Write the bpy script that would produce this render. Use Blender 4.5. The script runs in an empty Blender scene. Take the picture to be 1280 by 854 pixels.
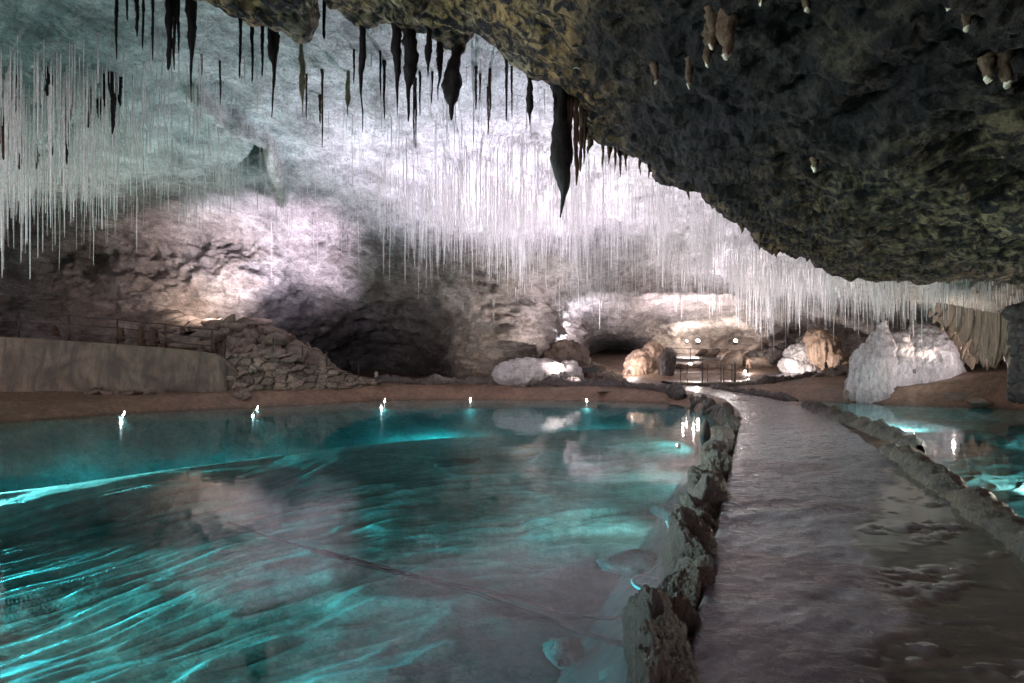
import bpy, bmesh, math, random
import numpy as np
from mathutils import Vector, Matrix

random.seed(7)
RNG = np.random.default_rng(11)
S = bpy.context.scene
COL = S.collection
R = math.radians

# ------------------------------------------------------------------ camera
EYE = 1.95           # eye above the water level (z = 0)
F, CX, HY = 750.0, 640.0, 451.0
cam_d = bpy.data.cameras.new("camera")
cam = bpy.data.objects.new("camera", cam_d)
COL.objects.link(cam)
cam.location = (0, 0, EYE)
cam.rotation_euler = (R(90), 0, 0)
cam_d.sensor_fit = 'HORIZONTAL'
cam_d.sensor_width = 36
cam_d.lens = F / 1280 * 36
cam_d.shift_y = 24 / 1280
cam_d.clip_start = 0.05
cam_d.clip_end = 500
S.camera = cam


def W(px, py, d):
    """world point seen at photo pixel (px, py), d metres ahead"""
    return np.array(((px - CX) / F * d, d, EYE + (HY - py) / F * d))


def DZ(py, z):
    """distance of a point of height z seen at row py"""
    return (EYE - z) * F / (py - HY)


# ------------------------------------------------------------------ noise
def _hash(ix, iy, iz, seed):
    h = (ix * 374761393 + iy * 668265263 + iz * 2147483647 + seed * 974634777) & 0xFFFFFFFF
    h = ((h ^ (h >> 13)) * 1274126177) & 0xFFFFFFFF
    h = ((h ^ (h >> 16)) * 2246822519) & 0xFFFFFFFF
    h = h ^ (h >> 15)
    return (h & 0xFFFFFF).astype(np.float64) / 0xFFFFFF


_GR = np.random.default_rng(3).normal(size=(256, 3))
_GR /= np.linalg.norm(_GR, axis=1, keepdims=True)


def vnoise(p, seed=0):
    """smooth gradient noise in about -1..1, p (n,3)"""
    p = np.asarray(p, dtype=np.float64) + .37
    i = np.floor(p).astype(np.int64)
    f = p - i
    u = f * f * f * (f * (f * 6 - 15) + 10)
    x, y, z = i[:, 0], i[:, 1], i[:, 2]
    out = 0
    for dx in (0, 1):
        wx = u[:, 0] if dx else 1 - u[:, 0]
        for dy in (0, 1):
            wy = u[:, 1] if dy else 1 - u[:, 1]
            for dz in (0, 1):
                wz = u[:, 2] if dz else 1 - u[:, 2]
                g = _GR[(_hash(x + dx, y + dy, z + dz, seed) * 255.99).astype(np.int64)]
                out = out + wx * wy * wz * (g[:, 0] * (f[:, 0] - dx) + g[:, 1] * (f[:, 1] - dy) + g[:, 2] * (f[:, 2] - dz))
    return np.clip(out * 1.75, -1, 1)


def fbm(p, octaves=4, gain=.5, lac=2.03, seed=0, ridged=False):
    a, s, out = 1.0, 0.0, 0
    q = np.array(p, dtype=np.float64)
    for o in range(octaves):
        n = vnoise(q + 17.3 * o, seed + o)
        if ridged:
            n = 1 - 2 * np.abs(n)
        out = out + a * n
        s += a
        a *= gain
        q = q * lac
    return out / s


def sstep(a, b, x):
    t = np.clip((x - a) / (b - a), 0, 1)
    return t * t * (3 - 2 * t)


def tps(ctrl, vals, smooth=0.0):
    """thin plate spline through 2-D control points"""
    c = np.asarray(ctrl, float)
    v = np.asarray(vals, float)
    n = len(c)
    sc = np.abs(c).max()
    c = c / sc

    def k(r2):
        return np.where(r2 > 1e-14, .5 * r2 * np.log(np.maximum(r2, 1e-14)), 0)
    d2 = ((c[:, None] - c[None]) ** 2).sum(-1)
    A = np.zeros((n + 3, n + 3))
    A[:n, :n] = k(d2) + np.eye(n) * smooth
    A[:n, n] = 1
    A[:n, n + 1:] = c
    A[n, :n] = 1
    A[n + 1:, :n] = c.T
    b = np.zeros(n + 3)
    b[:n] = v
    w = np.linalg.solve(A, b)

    def ev(q):
        q = np.asarray(q, float) / sc
        out = np.empty(len(q))
        for s0 in range(0, len(q), 40000):
            qq = q[s0:s0 + 40000]
            r2 = ((qq[:, None] - c[None]) ** 2).sum(-1)
            out[s0:s0 + 40000] = k(r2) @ w[:n] + w[n] + qq @ w[n + 1:]
        return out
    return ev


def idw_col(ctrl, q, sig):
    """gaussian weighted blend of colours; ctrl rows (x, y, r, g, b)"""
    c = np.asarray(ctrl, float)
    out = np.empty((len(q), 3))
    for s0 in range(0, len(q), 40000):
        qq = q[s0:s0 + 40000]
        d2 = ((qq[:, None] - c[None, :, :2]) ** 2).sum(-1)
        w = 1.0 / (d2 + sig * sig) ** 2
        out[s0:s0 + 40000] = (w @ c[:, 2:5]) / w.sum(1, keepdims=True)
    return out


# ------------------------------------------------------------------ mesh helpers
def link(o, parent=None):
    COL.objects.link(o)
    if parent is not None:
        o.parent = parent
    return o


def tag(o, label=None, cat=None, group=None, kind=None):
    if label:
        o['label'] = label
    if cat:
        o['category'] = cat
    if group:
        o['group'] = group
    if kind:
        o['kind'] = kind
    return o


def mesh_np(name, v, f, mat=None, parent=None, col=None, smooth=True, loc=None):
    v = np.asarray(v, np.float32)
    f = np.asarray(f, np.int32)
    if loc is not None:
        v = v - np.asarray(loc, np.float32)
    me = bpy.data.meshes.new(name)
    n, k = f.shape
    me.vertices.add(len(v))
    me.vertices.foreach_set("co", v.ravel())
    me.loops.add(n * k)
    me.loops.foreach_set("vertex_index", f.ravel())
    me.polygons.add(n)
    me.polygons.foreach_set("loop_start", np.arange(0, n * k, k, dtype=np.int32))
    if smooth:
        me.polygons.foreach_set("use_smooth", np.ones(n, dtype=bool))
    me.update()
    me.validate()
    if col is not None:
        a = me.attributes.new("col", 'FLOAT_COLOR', 'POINT')
        c = np.ones((len(v), 4), np.float32)
        c[:, :3] = col
        a.data.foreach_set("color", c.ravel())
    o = bpy.data.objects.new(name, me)
    if mat:
        me.materials.append(mat)
    if loc is not None:
        o.location = loc
    return link(o, parent)


def grid_faces(nr, nc, flip=False, wrap=False):
    r = np.arange(nr - 1)[:, None]
    c = np.arange(nc if wrap else nc - 1)[None]
    c1 = (c + 1) % nc
    a = r * nc + c
    b = r * nc + c1
    d = (r + 1) * nc + c
    e = (r + 1) * nc + c1
    q = np.stack([a, b, e, d], -1) if not flip else np.stack([a, d, e, b], -1)
    return q.reshape(-1, 4)


def grid_normals(P):
    du = np.gradient(P, axis=1)
    dv = np.gradient(P, axis=0)
    n = np.cross(du, dv)
    return n / (np.linalg.norm(n, axis=-1, keepdims=True) + 1e-12)


def smooth_line(pts, n):
    """Catmull-Rom through pts, n samples even by arc length"""
    p = np.asarray(pts, float)
    q = np.vstack([2 * p[0] - p[1], p, 2 * p[-1] - p[-2]])
    out = []
    for i in range(1, len(q) - 2):
        t = np.linspace(0, 1, 40, endpoint=False)[:, None]
        a, b, c, d = q[i - 1], q[i], q[i + 1], q[i + 2]
        out.append(.5 * (2 * b + (c - a) * t + (2 * a - 5 * b + 4 * c - d) * t ** 2 + (3 * b - a - 3 * c + d) * t ** 3))
    out.append(p[-1][None])
    o = np.vstack(out)
    s = np.concatenate([[0], np.cumsum(np.linalg.norm(np.diff(o, axis=0), axis=1))])
    tt = np.linspace(0, s[-1], n)
    return np.stack([np.interp(tt, s, o[:, k]) for k in range(o.shape[1])], 1)


def tube_vf(path, rad, sides=8, cap=True):
    p = np.asarray(path, float)
    n = len(p)
    rad = np.broadcast_to(np.asarray(rad, float), (n,))
    t = np.gradient(p, axis=0)
    t /= np.linalg.norm(t, axis=1, keepdims=True) + 1e-12
    ref = np.array((0, 0, 1.0)) if abs(t[:, 2]).mean() < .8 else np.array((1.0, 0, 0))
    a = np.cross(t, ref)
    a /= np.linalg.norm(a, axis=1, keepdims=True) + 1e-12
    b = np.cross(t, a)
    th = np.linspace(0, 2 * np.pi, sides, endpoint=False)
    ring = a[:, None] * np.cos(th)[None, :, None] + b[:, None] * np.sin(th)[None, :, None]
    v = p[:, None] + ring * rad[:, None, None]
    v = v.reshape(-1, 3)
    f = grid_faces(n, sides, wrap=True)
    if cap:
        v = np.vstack([v, p[0], p[-1]])
        i0, i1 = n * sides, n * sides + 1
        e = []
        for k in range(sides):
            k1 = (k + 1) % sides
            e.append((i0, k1, k, k))
            e.append((i1, (n - 1) * sides + k, (n - 1) * sides + k1, (n - 1) * sides + k1))
        tri = np.array(e)
        f = np.vstack([f, tri])
    return v, f


def add_vf(parts):
    vs, fs, b = [], [], 0
    for v, f in parts:
        vs.append(v)
        fs.append(f + b)
        b += len(v)
    return np.vstack(vs), np.vstack(fs)


def poly_mesh(name, v, f, mat=None, parent=None, smooth=True, col=None, loc=None):
    """faces may hold degenerate quads (a,b,c,c) for triangles"""
    v = np.asarray(v, float)
    if loc is not None:
        v = v - np.asarray(loc, float)
    me = bpy.data.meshes.new(name)
    fl = []
    for q in np.asarray(f):
        q = list(dict.fromkeys(int(i) for i in q))
        if len(q) > 2:
            fl.append(q)
    me.from_pydata([tuple(x) for x in v], [], fl)
    if smooth:
        me.polygons.foreach_set("use_smooth", np.ones(len(me.polygons), dtype=bool))
    if col is not None:
        a = me.attributes.new("col", 'FLOAT_COLOR', 'POINT')
        c = np.ones((len(v), 4), np.float32)
        c[:, :3] = col
        a.data.foreach_set("color", c.ravel())
    if mat:
        me.materials.append(mat)
    o = bpy.data.objects.new(name, me)
    if loc is not None:
        o.location = loc
    return link(o, parent)


def empty(name, loc, rz=0):
    o = bpy.data.objects.new(name, None)
    o.location = loc
    o.rotation_euler = (0, 0, rz)
    o.empty_display_size = .2
    return link(o)


_ico = {}


def ico(sub):
    if sub not in _ico:
        bm = bmesh.new()
        bmesh.ops.create_icosphere(bm, subdivisions=sub, radius=1)
        v = np.array([x.co[:] for x in bm.verts])
        f = np.array([[q.index for q in x.verts] for x in bm.faces])
        bm.free()
        _ico[sub] = (v / np.linalg.norm(v, axis=1, keepdims=True), f)
    return _ico[sub]


def rock_vf(size, seed, sub=4, planes=14, rough=.05, freq=2.2, sharp=14.0):
    """angular stone: rounded intersection of random planes, then weathered"""
    d, f = ico(sub)
    rg = np.random.default_rng(seed)
    n = rg.normal(size=(planes, 3))
    n /= np.linalg.norm(n, axis=1, keepdims=True)
    off = rg.uniform(.62, 1.0, planes)
    c = np.maximum(d @ n.T, 0) / off
    r = 1.0 / (np.power((c ** sharp).sum(1), 1 / sharp) + 1e-6)
    r = np.minimum(r, 1.5)
    v = d * r[:, None]
    nn = fbm(v * freq + seed * 3.1, 4, .55, seed=seed)
    n2 = fbm(v * freq * 3.4 + seed, 3, .5, seed=seed + 9, ridged=True)
    v = v * (1 + rough * 1.6 * nn + rough * .7 * n2)[:, None]
    return v * np.asarray(size)[None], f


# ------------------------------------------------------------------ materials
def new_mat(name):
    m = bpy.data.materials.new(name)
    m.use_nodes = True
    nt = m.node_tree
    nt.nodes.clear()
    out = nt.nodes.new('ShaderNodeOutputMaterial')
    return m, nt, out


class NB:
    def __init__(self, nt):
        self.nt = nt

    def n(self, t, **kw):
        x = self.nt.nodes.new(t)
        for k, v in kw.items():
            setattr(x, k, v)
        return x

    def l(self, a, b):
        self.nt.links.new(a, b)

    def noise(self, vec, scale, detail=6, rough=.6, dist=0.0):
        x = self.n('ShaderNodeTexNoise')
        x.inputs['Scale'].default_value = scale
        x.inputs['Detail'].default_value = detail
        x.inputs['Roughness'].default_value = rough
        x.inputs['Distortion'].default_value = dist
        if vec is not None:
            self.l(vec, x.inputs['Vector'])
        return x.outputs['Fac']

    def rng(self, v, a, b, c, d):
        x = self.n('ShaderNodeMapRange')
        x.inputs[1].default_value = a
        x.inputs[2].default_value = b
        x.inputs[3].default_value = c
        x.inputs[4].default_value = d
        self.l(v, x.inputs[0])
        return x.outputs[0]

    def math(self, op, a, b=None):
        x = self.n('ShaderNodeMath', operation=op)
        for i, s in enumerate((a, b)):
            if s is None:
                continue
            if isinstance(s, (int, float)):
                x.inputs[i].default_value = s
            else:
                self.l(s, x.inputs[i])
        return x.outputs[0]

    def mix(self, fac, a, b, mode='MIX'):
        x = self.n('ShaderNodeMix', data_type='RGBA', blend_type=mode)
        for sock, s in ((x.inputs[0], fac), (x.inputs[6], a), (x.inputs[7], b)):
            if isinstance(s, (int, float)):
                sock.default_value = s
            elif isinstance(s, tuple):
                sock.default_value = (*s, 1) if len(s) == 3 else s
            else:
                self.l(s, sock)
        return x.outputs[2]

    def bump(self, h, strength, dist, normal=None):
        x = self.n('ShaderNodeBump')
        x.inputs['Strength'].default_value = strength
        x.inputs['Distance'].default_value = dist
        self.l(h, x.inputs['Height'])
        if normal is not None:
            self.l(normal, x.inputs['Normal'])
        return x.outputs[0]

    def mapping(self, scale, rot=(0, 0, 0), coord='Object'):
        t = self.n('ShaderNodeTexCoord')
        m = self.n('ShaderNodeMapping')
        m.inputs['Scale'].default_value = scale
        m.inputs['Rotation'].default_value = rot
        self.l(t.outputs[coord], m.inputs['Vector'])
        return m.outputs[0]

    def pos(self, scale, rot=(0, 0, 0)):
        g = self.n('ShaderNodeNewGeometry')
        m = self.n('ShaderNodeMapping')
        m.inputs['Scale'].default_value = scale
        m.inputs['Rotation'].default_value = rot
        self.l(g.outputs['Position'], m.inputs['Vector'])
        return m.outputs[0]


def rock_mat(name, base=None, stretch=(1, 1, 1), rot=(0, 0, 0), s1=.9, s2=5, lo=.45, hi=1.35, bump1=.6, d1=.25, bump2=.6, d2=.06,
             rough=(.45, .8), spec=.4, dark=None, dark_rng=(.42, .56), dark_scale=2.0, speck=None, speck_scale=3.0,
             speck_rng=(.66, .72), tint=None, veins=0.0):
    """procedural rock; base None takes the base colour from the mesh's 'col' attribute"""
    m, nt, out = new_mat(name)
    b = NB(nt)
    vec = b.pos(stretch, rot)
    if base is None:
        at = b.n('ShaderNodeAttribute', attribute_name='col')
        c = at.outputs['Color']
    else:
        rgb = b.n('ShaderNodeRGB')
        rgb.outputs[0].default_value = (*base, 1)
        c = rgb.outputs[0]
    n1 = b.noise(vec, s1, 9, .66, .6)
    n2 = b.noise(vec, s2, 7, .68, .3)
    k = b.rng(n1, .3, .7, lo, hi)
    k2 = b.rng(n2, .28, .72, .62, 1.32)
    kk = b.math('MULTIPLY', k, k2)
    comb = b.n('ShaderNodeCombineColor')
    for i in range(3):
        b.l(kk, comb.inputs[i])
    c = b.mix(1.0, c, comb.outputs[0], 'MULTIPLY')
    if tint:
        nt3 = b.noise(vec, s1 * .6, 5, .6, 1.0)
        c = b.mix(b.rng(nt3, .45, .65, 0, .75), c, tint)
    if dark:
        nd = b.noise(vec, dark_scale, 8, .62, .8)
        c = b.mix(b.rng(nd, dark_rng[0], dark_rng[1], 0.0, 1.0), dark, c)
    k3 = b.rng(b.noise(vec, s2 * 4.5, 5, .7), .3, .7, .62, 1.34)
    c3 = b.n('ShaderNodeCombineColor')
    for i in range(3):
        b.l(k3, c3.inputs[i])
    c = b.mix(1.0, c, c3.outputs[0], 'MULTIPLY')
    if veins:
        nv = b.noise(vec, s2 * .55, 8, .6, 2.2)
        v = b.math('ABSOLUTE', b.math('SUBTRACT', nv, .5))
        c = b.mix(b.rng(v, 0.0, .022, veins, 0.0), c, (.03, .025, .022))
    if speck:
        ns = b.noise(vec, speck_scale, 5, .55, .4)
        c = b.mix(b.rng(ns, speck_rng[0], speck_rng[1], 0.0, 1.0), c, speck)
    p = b.n('ShaderNodeBsdfPrincipled')
    b.l(c, p.inputs['Base Color'])
    b.l(b.rng(n2, .3, .7, rough[1], rough[0]), p.inputs['Roughness'])
    p.inputs['Specular IOR Level'].default_value = spec
    nb = b.bump(n1, bump1, d1)
    nb = b.bump(n2, bump2, d2, nb)
    n3 = b.noise(vec, s2 * 4.5, 5, .7)
    nb = b.bump(n3, bump2, d2 * .35, nb)
    b.l(nb, p.inputs['Normal'])
    b.l(p.outputs[0], out.inputs[0])
    return m


def plain_mat(name, base, rough=.5, metal=0, bump=0.0, scale=20, var=.25, spec=.5):
    m, nt, out = new_mat(name)
    b = NB(nt)
    vec = b.mapping((1, 1, 1))
    n1 = b.noise(vec, scale, 5, .6)
    c = b.mix(b.rng(n1, .3, .7, 0, 1), tuple(x * (1 - var) for x in base), tuple(min(1, x * (1 + var)) for x in base))
    p = b.n('ShaderNodeBsdfPrincipled')
    b.l(c, p.inputs['Base Color'])
    p.inputs['Roughness'].default_value = rough
    p.inputs['Metallic'].default_value = metal
    p.inputs['Specular IOR Level'].default_value = spec
    if bump:
        b.l(b.bump(n1, bump, .02), p.inputs['Normal'])
    b.l(p.outputs[0], out.inputs[0])
    return m


def emit_mat(name, colr, strength):
    m, nt, out = new_mat(name)
    e = nt.nodes.new('ShaderNodeEmission')
    e.inputs[0].default_value = (*colr, 1)
    e.inputs[1].default_value = strength
    nt.links.new(e.outputs[0], out.inputs[0])
    return m


M = {}
M['shell'] = rock_mat('cave_limestone', None, stretch=(1, .6, 1.7), s1=.9, s2=3.6, lo=.42, hi=1.42, bump1=1.0, d1=.6, bump2=1.0, d2=.2,
                      rough=(.5, .85), spec=.25, veins=.55)
M['overhang'] = rock_mat('dark_overhang_rock', None, stretch=(1, .8, 1.4), s1=1.6, s2=7, lo=.35, hi=1.6, bump1=1.0, d1=.35, bump2=1.0, d2=.10,
                         rough=(.55, .9), spec=.14, dark=(.010, .008, .008), dark_rng=(.45, .60), dark_scale=4.2,
                         speck=(.5, .47, .38), speck_scale=3.4, speck_rng=(.735, .76))
M['ground'] = rock_mat('mud_ground', None, stretch=(1, 1, 1), s1=.8, s2=5, lo=.6, hi=1.3, bump1=.5, d1=.12, bump2=.6, d2=.03,
                       rough=(.35, .75), spec=.4)
M['bed'] = rock_mat('silt_bed', None, stretch=(1, 1, 1), s1=.7, s2=6, lo=.75, hi=1.2, bump1=.2, d1=.05, bump2=.35, d2=.012, rough=(.8, .95), spec=.1)
M['rim'] = rock_mat('wet_rim_stone', (.040, .030, .024), s1=3, s2=13, lo=.4, hi=1.6, bump1=1.0, d1=.12, bump2=1.0, d2=.05, rough=(.2, .6), spec=.42,
                    tint=(.075, .05, .03))
M['rubble'] = rock_mat('rubble_stone', (.15, .115, .09), s1=1.8, s2=7, lo=.5, hi=1.4, bump1=.7, d1=.08, bump2=.8, d2=.03, rough=(.6, .85), spec=.3)
M['drywall'] = rock_mat('dry_stone', None, s1=1.8, s2=7, lo=.6, hi=1.3, bump1=.5, d1=.05, bump2=.8, d2=.03, rough=(.6, .85), spec=.3)
M['pale'] = rock_mat('pale_calcite', (.55, .51, .50), stretch=(1.4, 1.4, .5), s1=1.3, s2=5, lo=.6, hi=1.2, bump1=.9, d1=.2, bump2=1, d2=.08, rough=(.4, .7), spec=.35,
                     veins=.25)
M['subrock'] = rock_mat('drowned_rock', (.17, .16, .145), s1=3, s2=12, lo=.3, hi=1.7, bump1=1, d1=.12, bump2=1, d2=.05, rough=(.7, .9), spec=.1)
M['boulder'] = rock_mat('grey_boulder', (.42, .39, .37), s1=1.3, s2=6, lo=.6, hi=1.2, bump1=.7, d1=.12, bump2=.7, d2=.035, rough=(.5, .8), spec=.3)
M['warmcalc'] = rock_mat('warm_calcite', (.37, .26, .185), stretch=(2.5, 2.5, .35), s1=1.5, s2=5, lo=.5, hi=1.3, bump1=.7, d1=.12, bump2=.7, d2=.035, rough=(.4, .7), spec=.35)
M['darkrock'] = rock_mat('dark_rock', (.06, .05, .045), s1=1.5, s2=6, lo=.5, hi=1.4, bump1=.8, d1=.12, bump2=.8, d2=.035, rough=(.4, .7), spec=.35)
M['blackstal'] = rock_mat('black_manganese', (.009, .008, .008), stretch=(3, 3, .8), s1=4, s2=14, lo=.5, hi=1.6, bump1=.8, d1=.03, bump2=.8, d2=.012, rough=(.45, .8), spec=.14)
M['brownstal'] = rock_mat('brown_calcite', (.065, .040, .025), stretch=(3, 3, .8), s1=4, s2=14, lo=.5, hi=1.5, bump1=.8, d1=.03, bump2=.8, d2=.012, rough=(.45, .8), spec=.12)
M['olivestal'] = rock_mat('olive_calcite', (.2, .19, .12), stretch=(3, 3, .8), s1=4, s2=14, lo=.5, hi=1.4, bump1=.8, d1=.03, bump2=.8, d2=.012, rough=(.45, .8), spec=.3)
M['straw'] = rock_mat('straw_calcite', (.78, .76, .74), stretch=(1, 1, .5), s1=2.2, s2=9, lo=.72, hi=1.12, bump1=0.1, d1=.01, bump2=.1, d2=.004, rough=(.3, .5), spec=.4)
M['tip'] = plain_mat('wet_pale_tip', (.30, .27, .2), .25, 0, .3, 30)
M['iron'] = plain_mat('rusty_iron', (.035, .028, .025), .55, .6, .2, 30)
M['housing'] = plain_mat('lamp_housing', (.03, .03, .032), .4, .5)
M['hose'] = plain_mat('black_hose', (.006, .006, .007), .9, spec=.02)
M['palehose'] = plain_mat('pale_hose', (.5, .55, .52), .4)
M['glow_cool'] = emit_mat('cool_lens', (.86, .9, 1), 60)
M['glow_warm'] = emit_mat('warm_lens', (1, .9, .8), 30)


def concrete_mat():
    m, nt, out = new_mat('stained_concrete')
    b = NB(nt)
    v = b.pos((1, 1, 1))
    vs = b.pos((2.2, 2.2, .16))
    n1 = b.noise(v, .8, 8, .65, .5)
    n2 = b.noise(vs, 1.5, 7, .65, .2)
    n3 = b.noise(v, 14, 5, .6)
    c = b.mix(b.rng(n1, .32, .68, 0, 1), (.045, .033, .021), (.19, .15, .102))
    c = b.mix(b.rng(n2, .47, .62, 0, .85), c, (.045, .037, .03))
    c = b.mix(b.rng(n2, .2, .36, .45, 0), c, (.36, .35, .31))
    c = b.mix(b.rng(n3, .35, .65, .25, 0), c, (.08, .07, .06))
    p = b.n('ShaderNodeBsdfPrincipled')
    b.l(c, p.inputs['Base Color'])
    p.inputs['Roughness'].default_value = .8
    b.l(b.bump(n3, .5, .03, b.bump(n1, .5, .12)), p.inputs['Normal'])
    b.l(p.outputs[0], out.inputs[0])
    return m


M['concrete'] = concrete_mat()


def path_mat():
    m, nt, out = new_mat('wet_path')
    b = NB(nt)
    v = b.pos((1, 1, 1))
    vl = b.pos((.9, 3.2, 1), (0, 0, R(-28)))
    n1 = b.noise(v, .55, 8, .62, .7)
    n2 = b.noise(vl, 2.4, 8, .62, .6)
    n3 = b.noise(v, 38, 5, .65)
    at = b.n('ShaderNodeAttribute', attribute_name='col')
    sep = b.n('ShaderNodeSeparateColor')
    b.l(at.outputs['Color'], sep.inputs[0])
    wet = sep.outputs[0]           # 1 where the sheet lies low enough to hold a film of water
    c = b.mix(b.rng(n1, .35, .65, 0, 1), (.085, .077, .086), (.165, .15, .165))
    c = b.mix(b.rng(n2, .5, .7, 0, .55), c, (.06, .048, .038))
    c = b.mix(b.rng(n3, .4, .62, .35, 0), c, (.05, .045, .045))
    c = b.mix(b.math('MULTIPLY', wet, .7), c, b.mix(b.rng(n2, .38, .62, 0, 1), (.03, .024, .017), (.10, .078, .05)))
    p = b.n('ShaderNodeBsdfPrincipled')
    b.l(c, p.inputs['Base Color'])
    n4 = b.noise(v, 9, 7, .68, .4)
    n5 = b.noise(v, 85, 3, .6)
    r = b.rng(n4, .35, .7, .12, .40)
    r = b.math('ADD', r, b.rng(n3, .3, .7, -.05, .08))
    mixr = b.n('ShaderNodeMix', data_type='FLOAT')
    b.l(wet, mixr.inputs[0])
    b.l(r, mixr.inputs[2])
    mixr.inputs[3].default_value = .06
    b.l(mixr.outputs[0], p.inputs['Roughness'])
    p.inputs['Specular IOR Level'].default_value = .5
    dry = b.math('SUBTRACT', 1.0, b.math('MULTIPLY', wet, .95))
    nrm = None
    for h_, st_, d_ in ((n2, .3, .03), (n4, .4, .022), (n3, .4, .009), (n5, .4, .005)):
        bm2 = b.n('ShaderNodeBump')
        b.l(b.math('MULTIPLY', dry, st_), bm2.inputs['Strength'])
        bm2.inputs['Distance'].default_value = d_
        b.l(h_, bm2.inputs['Height'])
        if nrm is not None:
            b.l(nrm, bm2.inputs['Normal'])
        nrm = bm2.outputs[0]
    b.l(bm2.outputs[0], p.inputs['Normal'])
    b.l(p.outputs[0], out.inputs[0])
    return m


M['path'] = path_mat()


def water_mat():
    m, nt, out = new_mat('clear_pool_water')
    b = NB(nt)
    v = b.pos((1, 1, 1))
    n1 = b.noise(v, .9, 3, .5)
    n2 = b.noise(v, 5, 3, .5)
    nb = b.bump(n2, .12, .01, b.bump(n1, .16, .04))
    fr = b.n('ShaderNodeFresnel')
    fr.inputs['IOR'].default_value = 1.5
    b.l(nb, fr.inputs['Normal'])
    tr = b.n('ShaderNodeBsdfTransparent')
    tr.inputs[0].default_value = (.97, 1, 1, 1)
    gl = b.n('ShaderNodeBsdfGlossy')
    gl.inputs['Roughness'].default_value = .035
    b.l(nb, gl.inputs['Normal'])
    mx = b.n('ShaderNodeMixShader')
    b.l(fr.outputs[0], mx.inputs[0])
    b.l(tr.outputs[0], mx.inputs[1])
    b.l(gl.outputs[0], mx.inputs[2])
    b.l(mx.outputs[0], out.inputs[0])
    va = b.n('ShaderNodeVolumeAbsorption')
    va.inputs['Color'].default_value = (.0, .845, .89, 1)
    va.inputs['Density'].default_value = .30
    b.l(va.outputs[0], out.inputs['Volume'])
    return m


M['water'] = water_mat()

# ------------------------------------------------------------------ plan of the pools and the land
POOL_L = np.array([(-1.95, -3), (.85, 4), (4.05, 12), (6.05, 17), (6.9, 21), (7.3, 25), (7.0, 27.8), (3.8, 29.6), (-2, 30.5), (-6.4, 29.8),
                   (-10.8, 25.2), (-14.5, 22.5), (-16.4, 19), (-20, 14), (-24, 8), (-24, -3)], float)
POOL_R = np.array([(1.6, -3), (4.85, 5), (7.9, 11.2), (9.0, 15), (10.7, 20), (11.8, 25), (12.5, 29.6), (14, 30.0), (15.7, 28.1), (17.2, 26.6),
                   (19.1, 25.6), (20.7, 24), (24, 19), (27, 10), (27, -3)], float)


def poly_sd(q, poly):
    """signed distance, positive inside"""
    n = len(poly)
    best = np.full(len(q), 1e18)
    ins = np.zeros(len(q), bool)
    for i in range(n):
        a, c = poly[i], poly[(i + 1) % n]
        e = c - a
        w = q - a
        t = np.clip((w @ e) / (e @ e), 0, 1)
        dd = w - t[:, None] * e
        best = np.minimum(best, (dd ** 2).sum(1))
        cond = (a[1] > q[:, 1]) != (c[1] > q[:, 1])
        xi = a[0] + (q[:, 1] - a[1]) * (c[0] - a[0]) / (c[1] - a[1] + 1e-12)
        ins ^= cond & (q[:, 0] < xi)
    d = np.sqrt(best)
    return np.where(ins, d, -d)


LAND = [(0, 0, .22), (2.5, 4, .22), (5, 10, .22), (7, 15, .22), (8.5, 20, .24), (9.5, 25, .3), (9.2, 28, .36), (8.6, 31, .42), (0, 33, .62), (-6, 33, .7),
        (-12, 29, .7), (-18, 25.3, .62), (-22, 20, .6), (-28, 10, .6), (-30, 25, .8), (-16, 31, 1.0), (0, 40, .75), (-6, 45, .75), (5, 36, .7),
        (13, 32, .42), (12, 35.2, .5), (15, 36, .62), (17, 39, .8), (20.7, 44, 1.25), (20.4, 49, 1.85), (16, 51.5, 2.05), (11, 52, 2.2), (9.2, 37, .55),
        (8, 42, .7), (13, 44, .95), (16, 46, 1.3), (20, 30, 1.0), (22, 28, 1.55), (25, 27, 2.1), (28, 22, 2.2), (16, 31, .65), (32, 10, 1.6), (26, 40, 2.2),
        (30, 60, 3.2), (0, 60, 2.2), (10, 60, 2.7), (-20, 50, 2), (-34, 40, 2), (20, 60, 3), (40, 40, 3), (-3, -3, .2), (18.5, 28.5, .8)]
land_ev = tps([(a, b) for a, b, _ in LAND], [c for *_, c in LAND])
CREST_X = [-40, -12, -8.6, -6.4, -3.6, -1, 2, 6, 9]
CREST_Y = [2, 7.2, 11.0, 14.2, 16.9, 18.75, 20, 21, 22]


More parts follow.
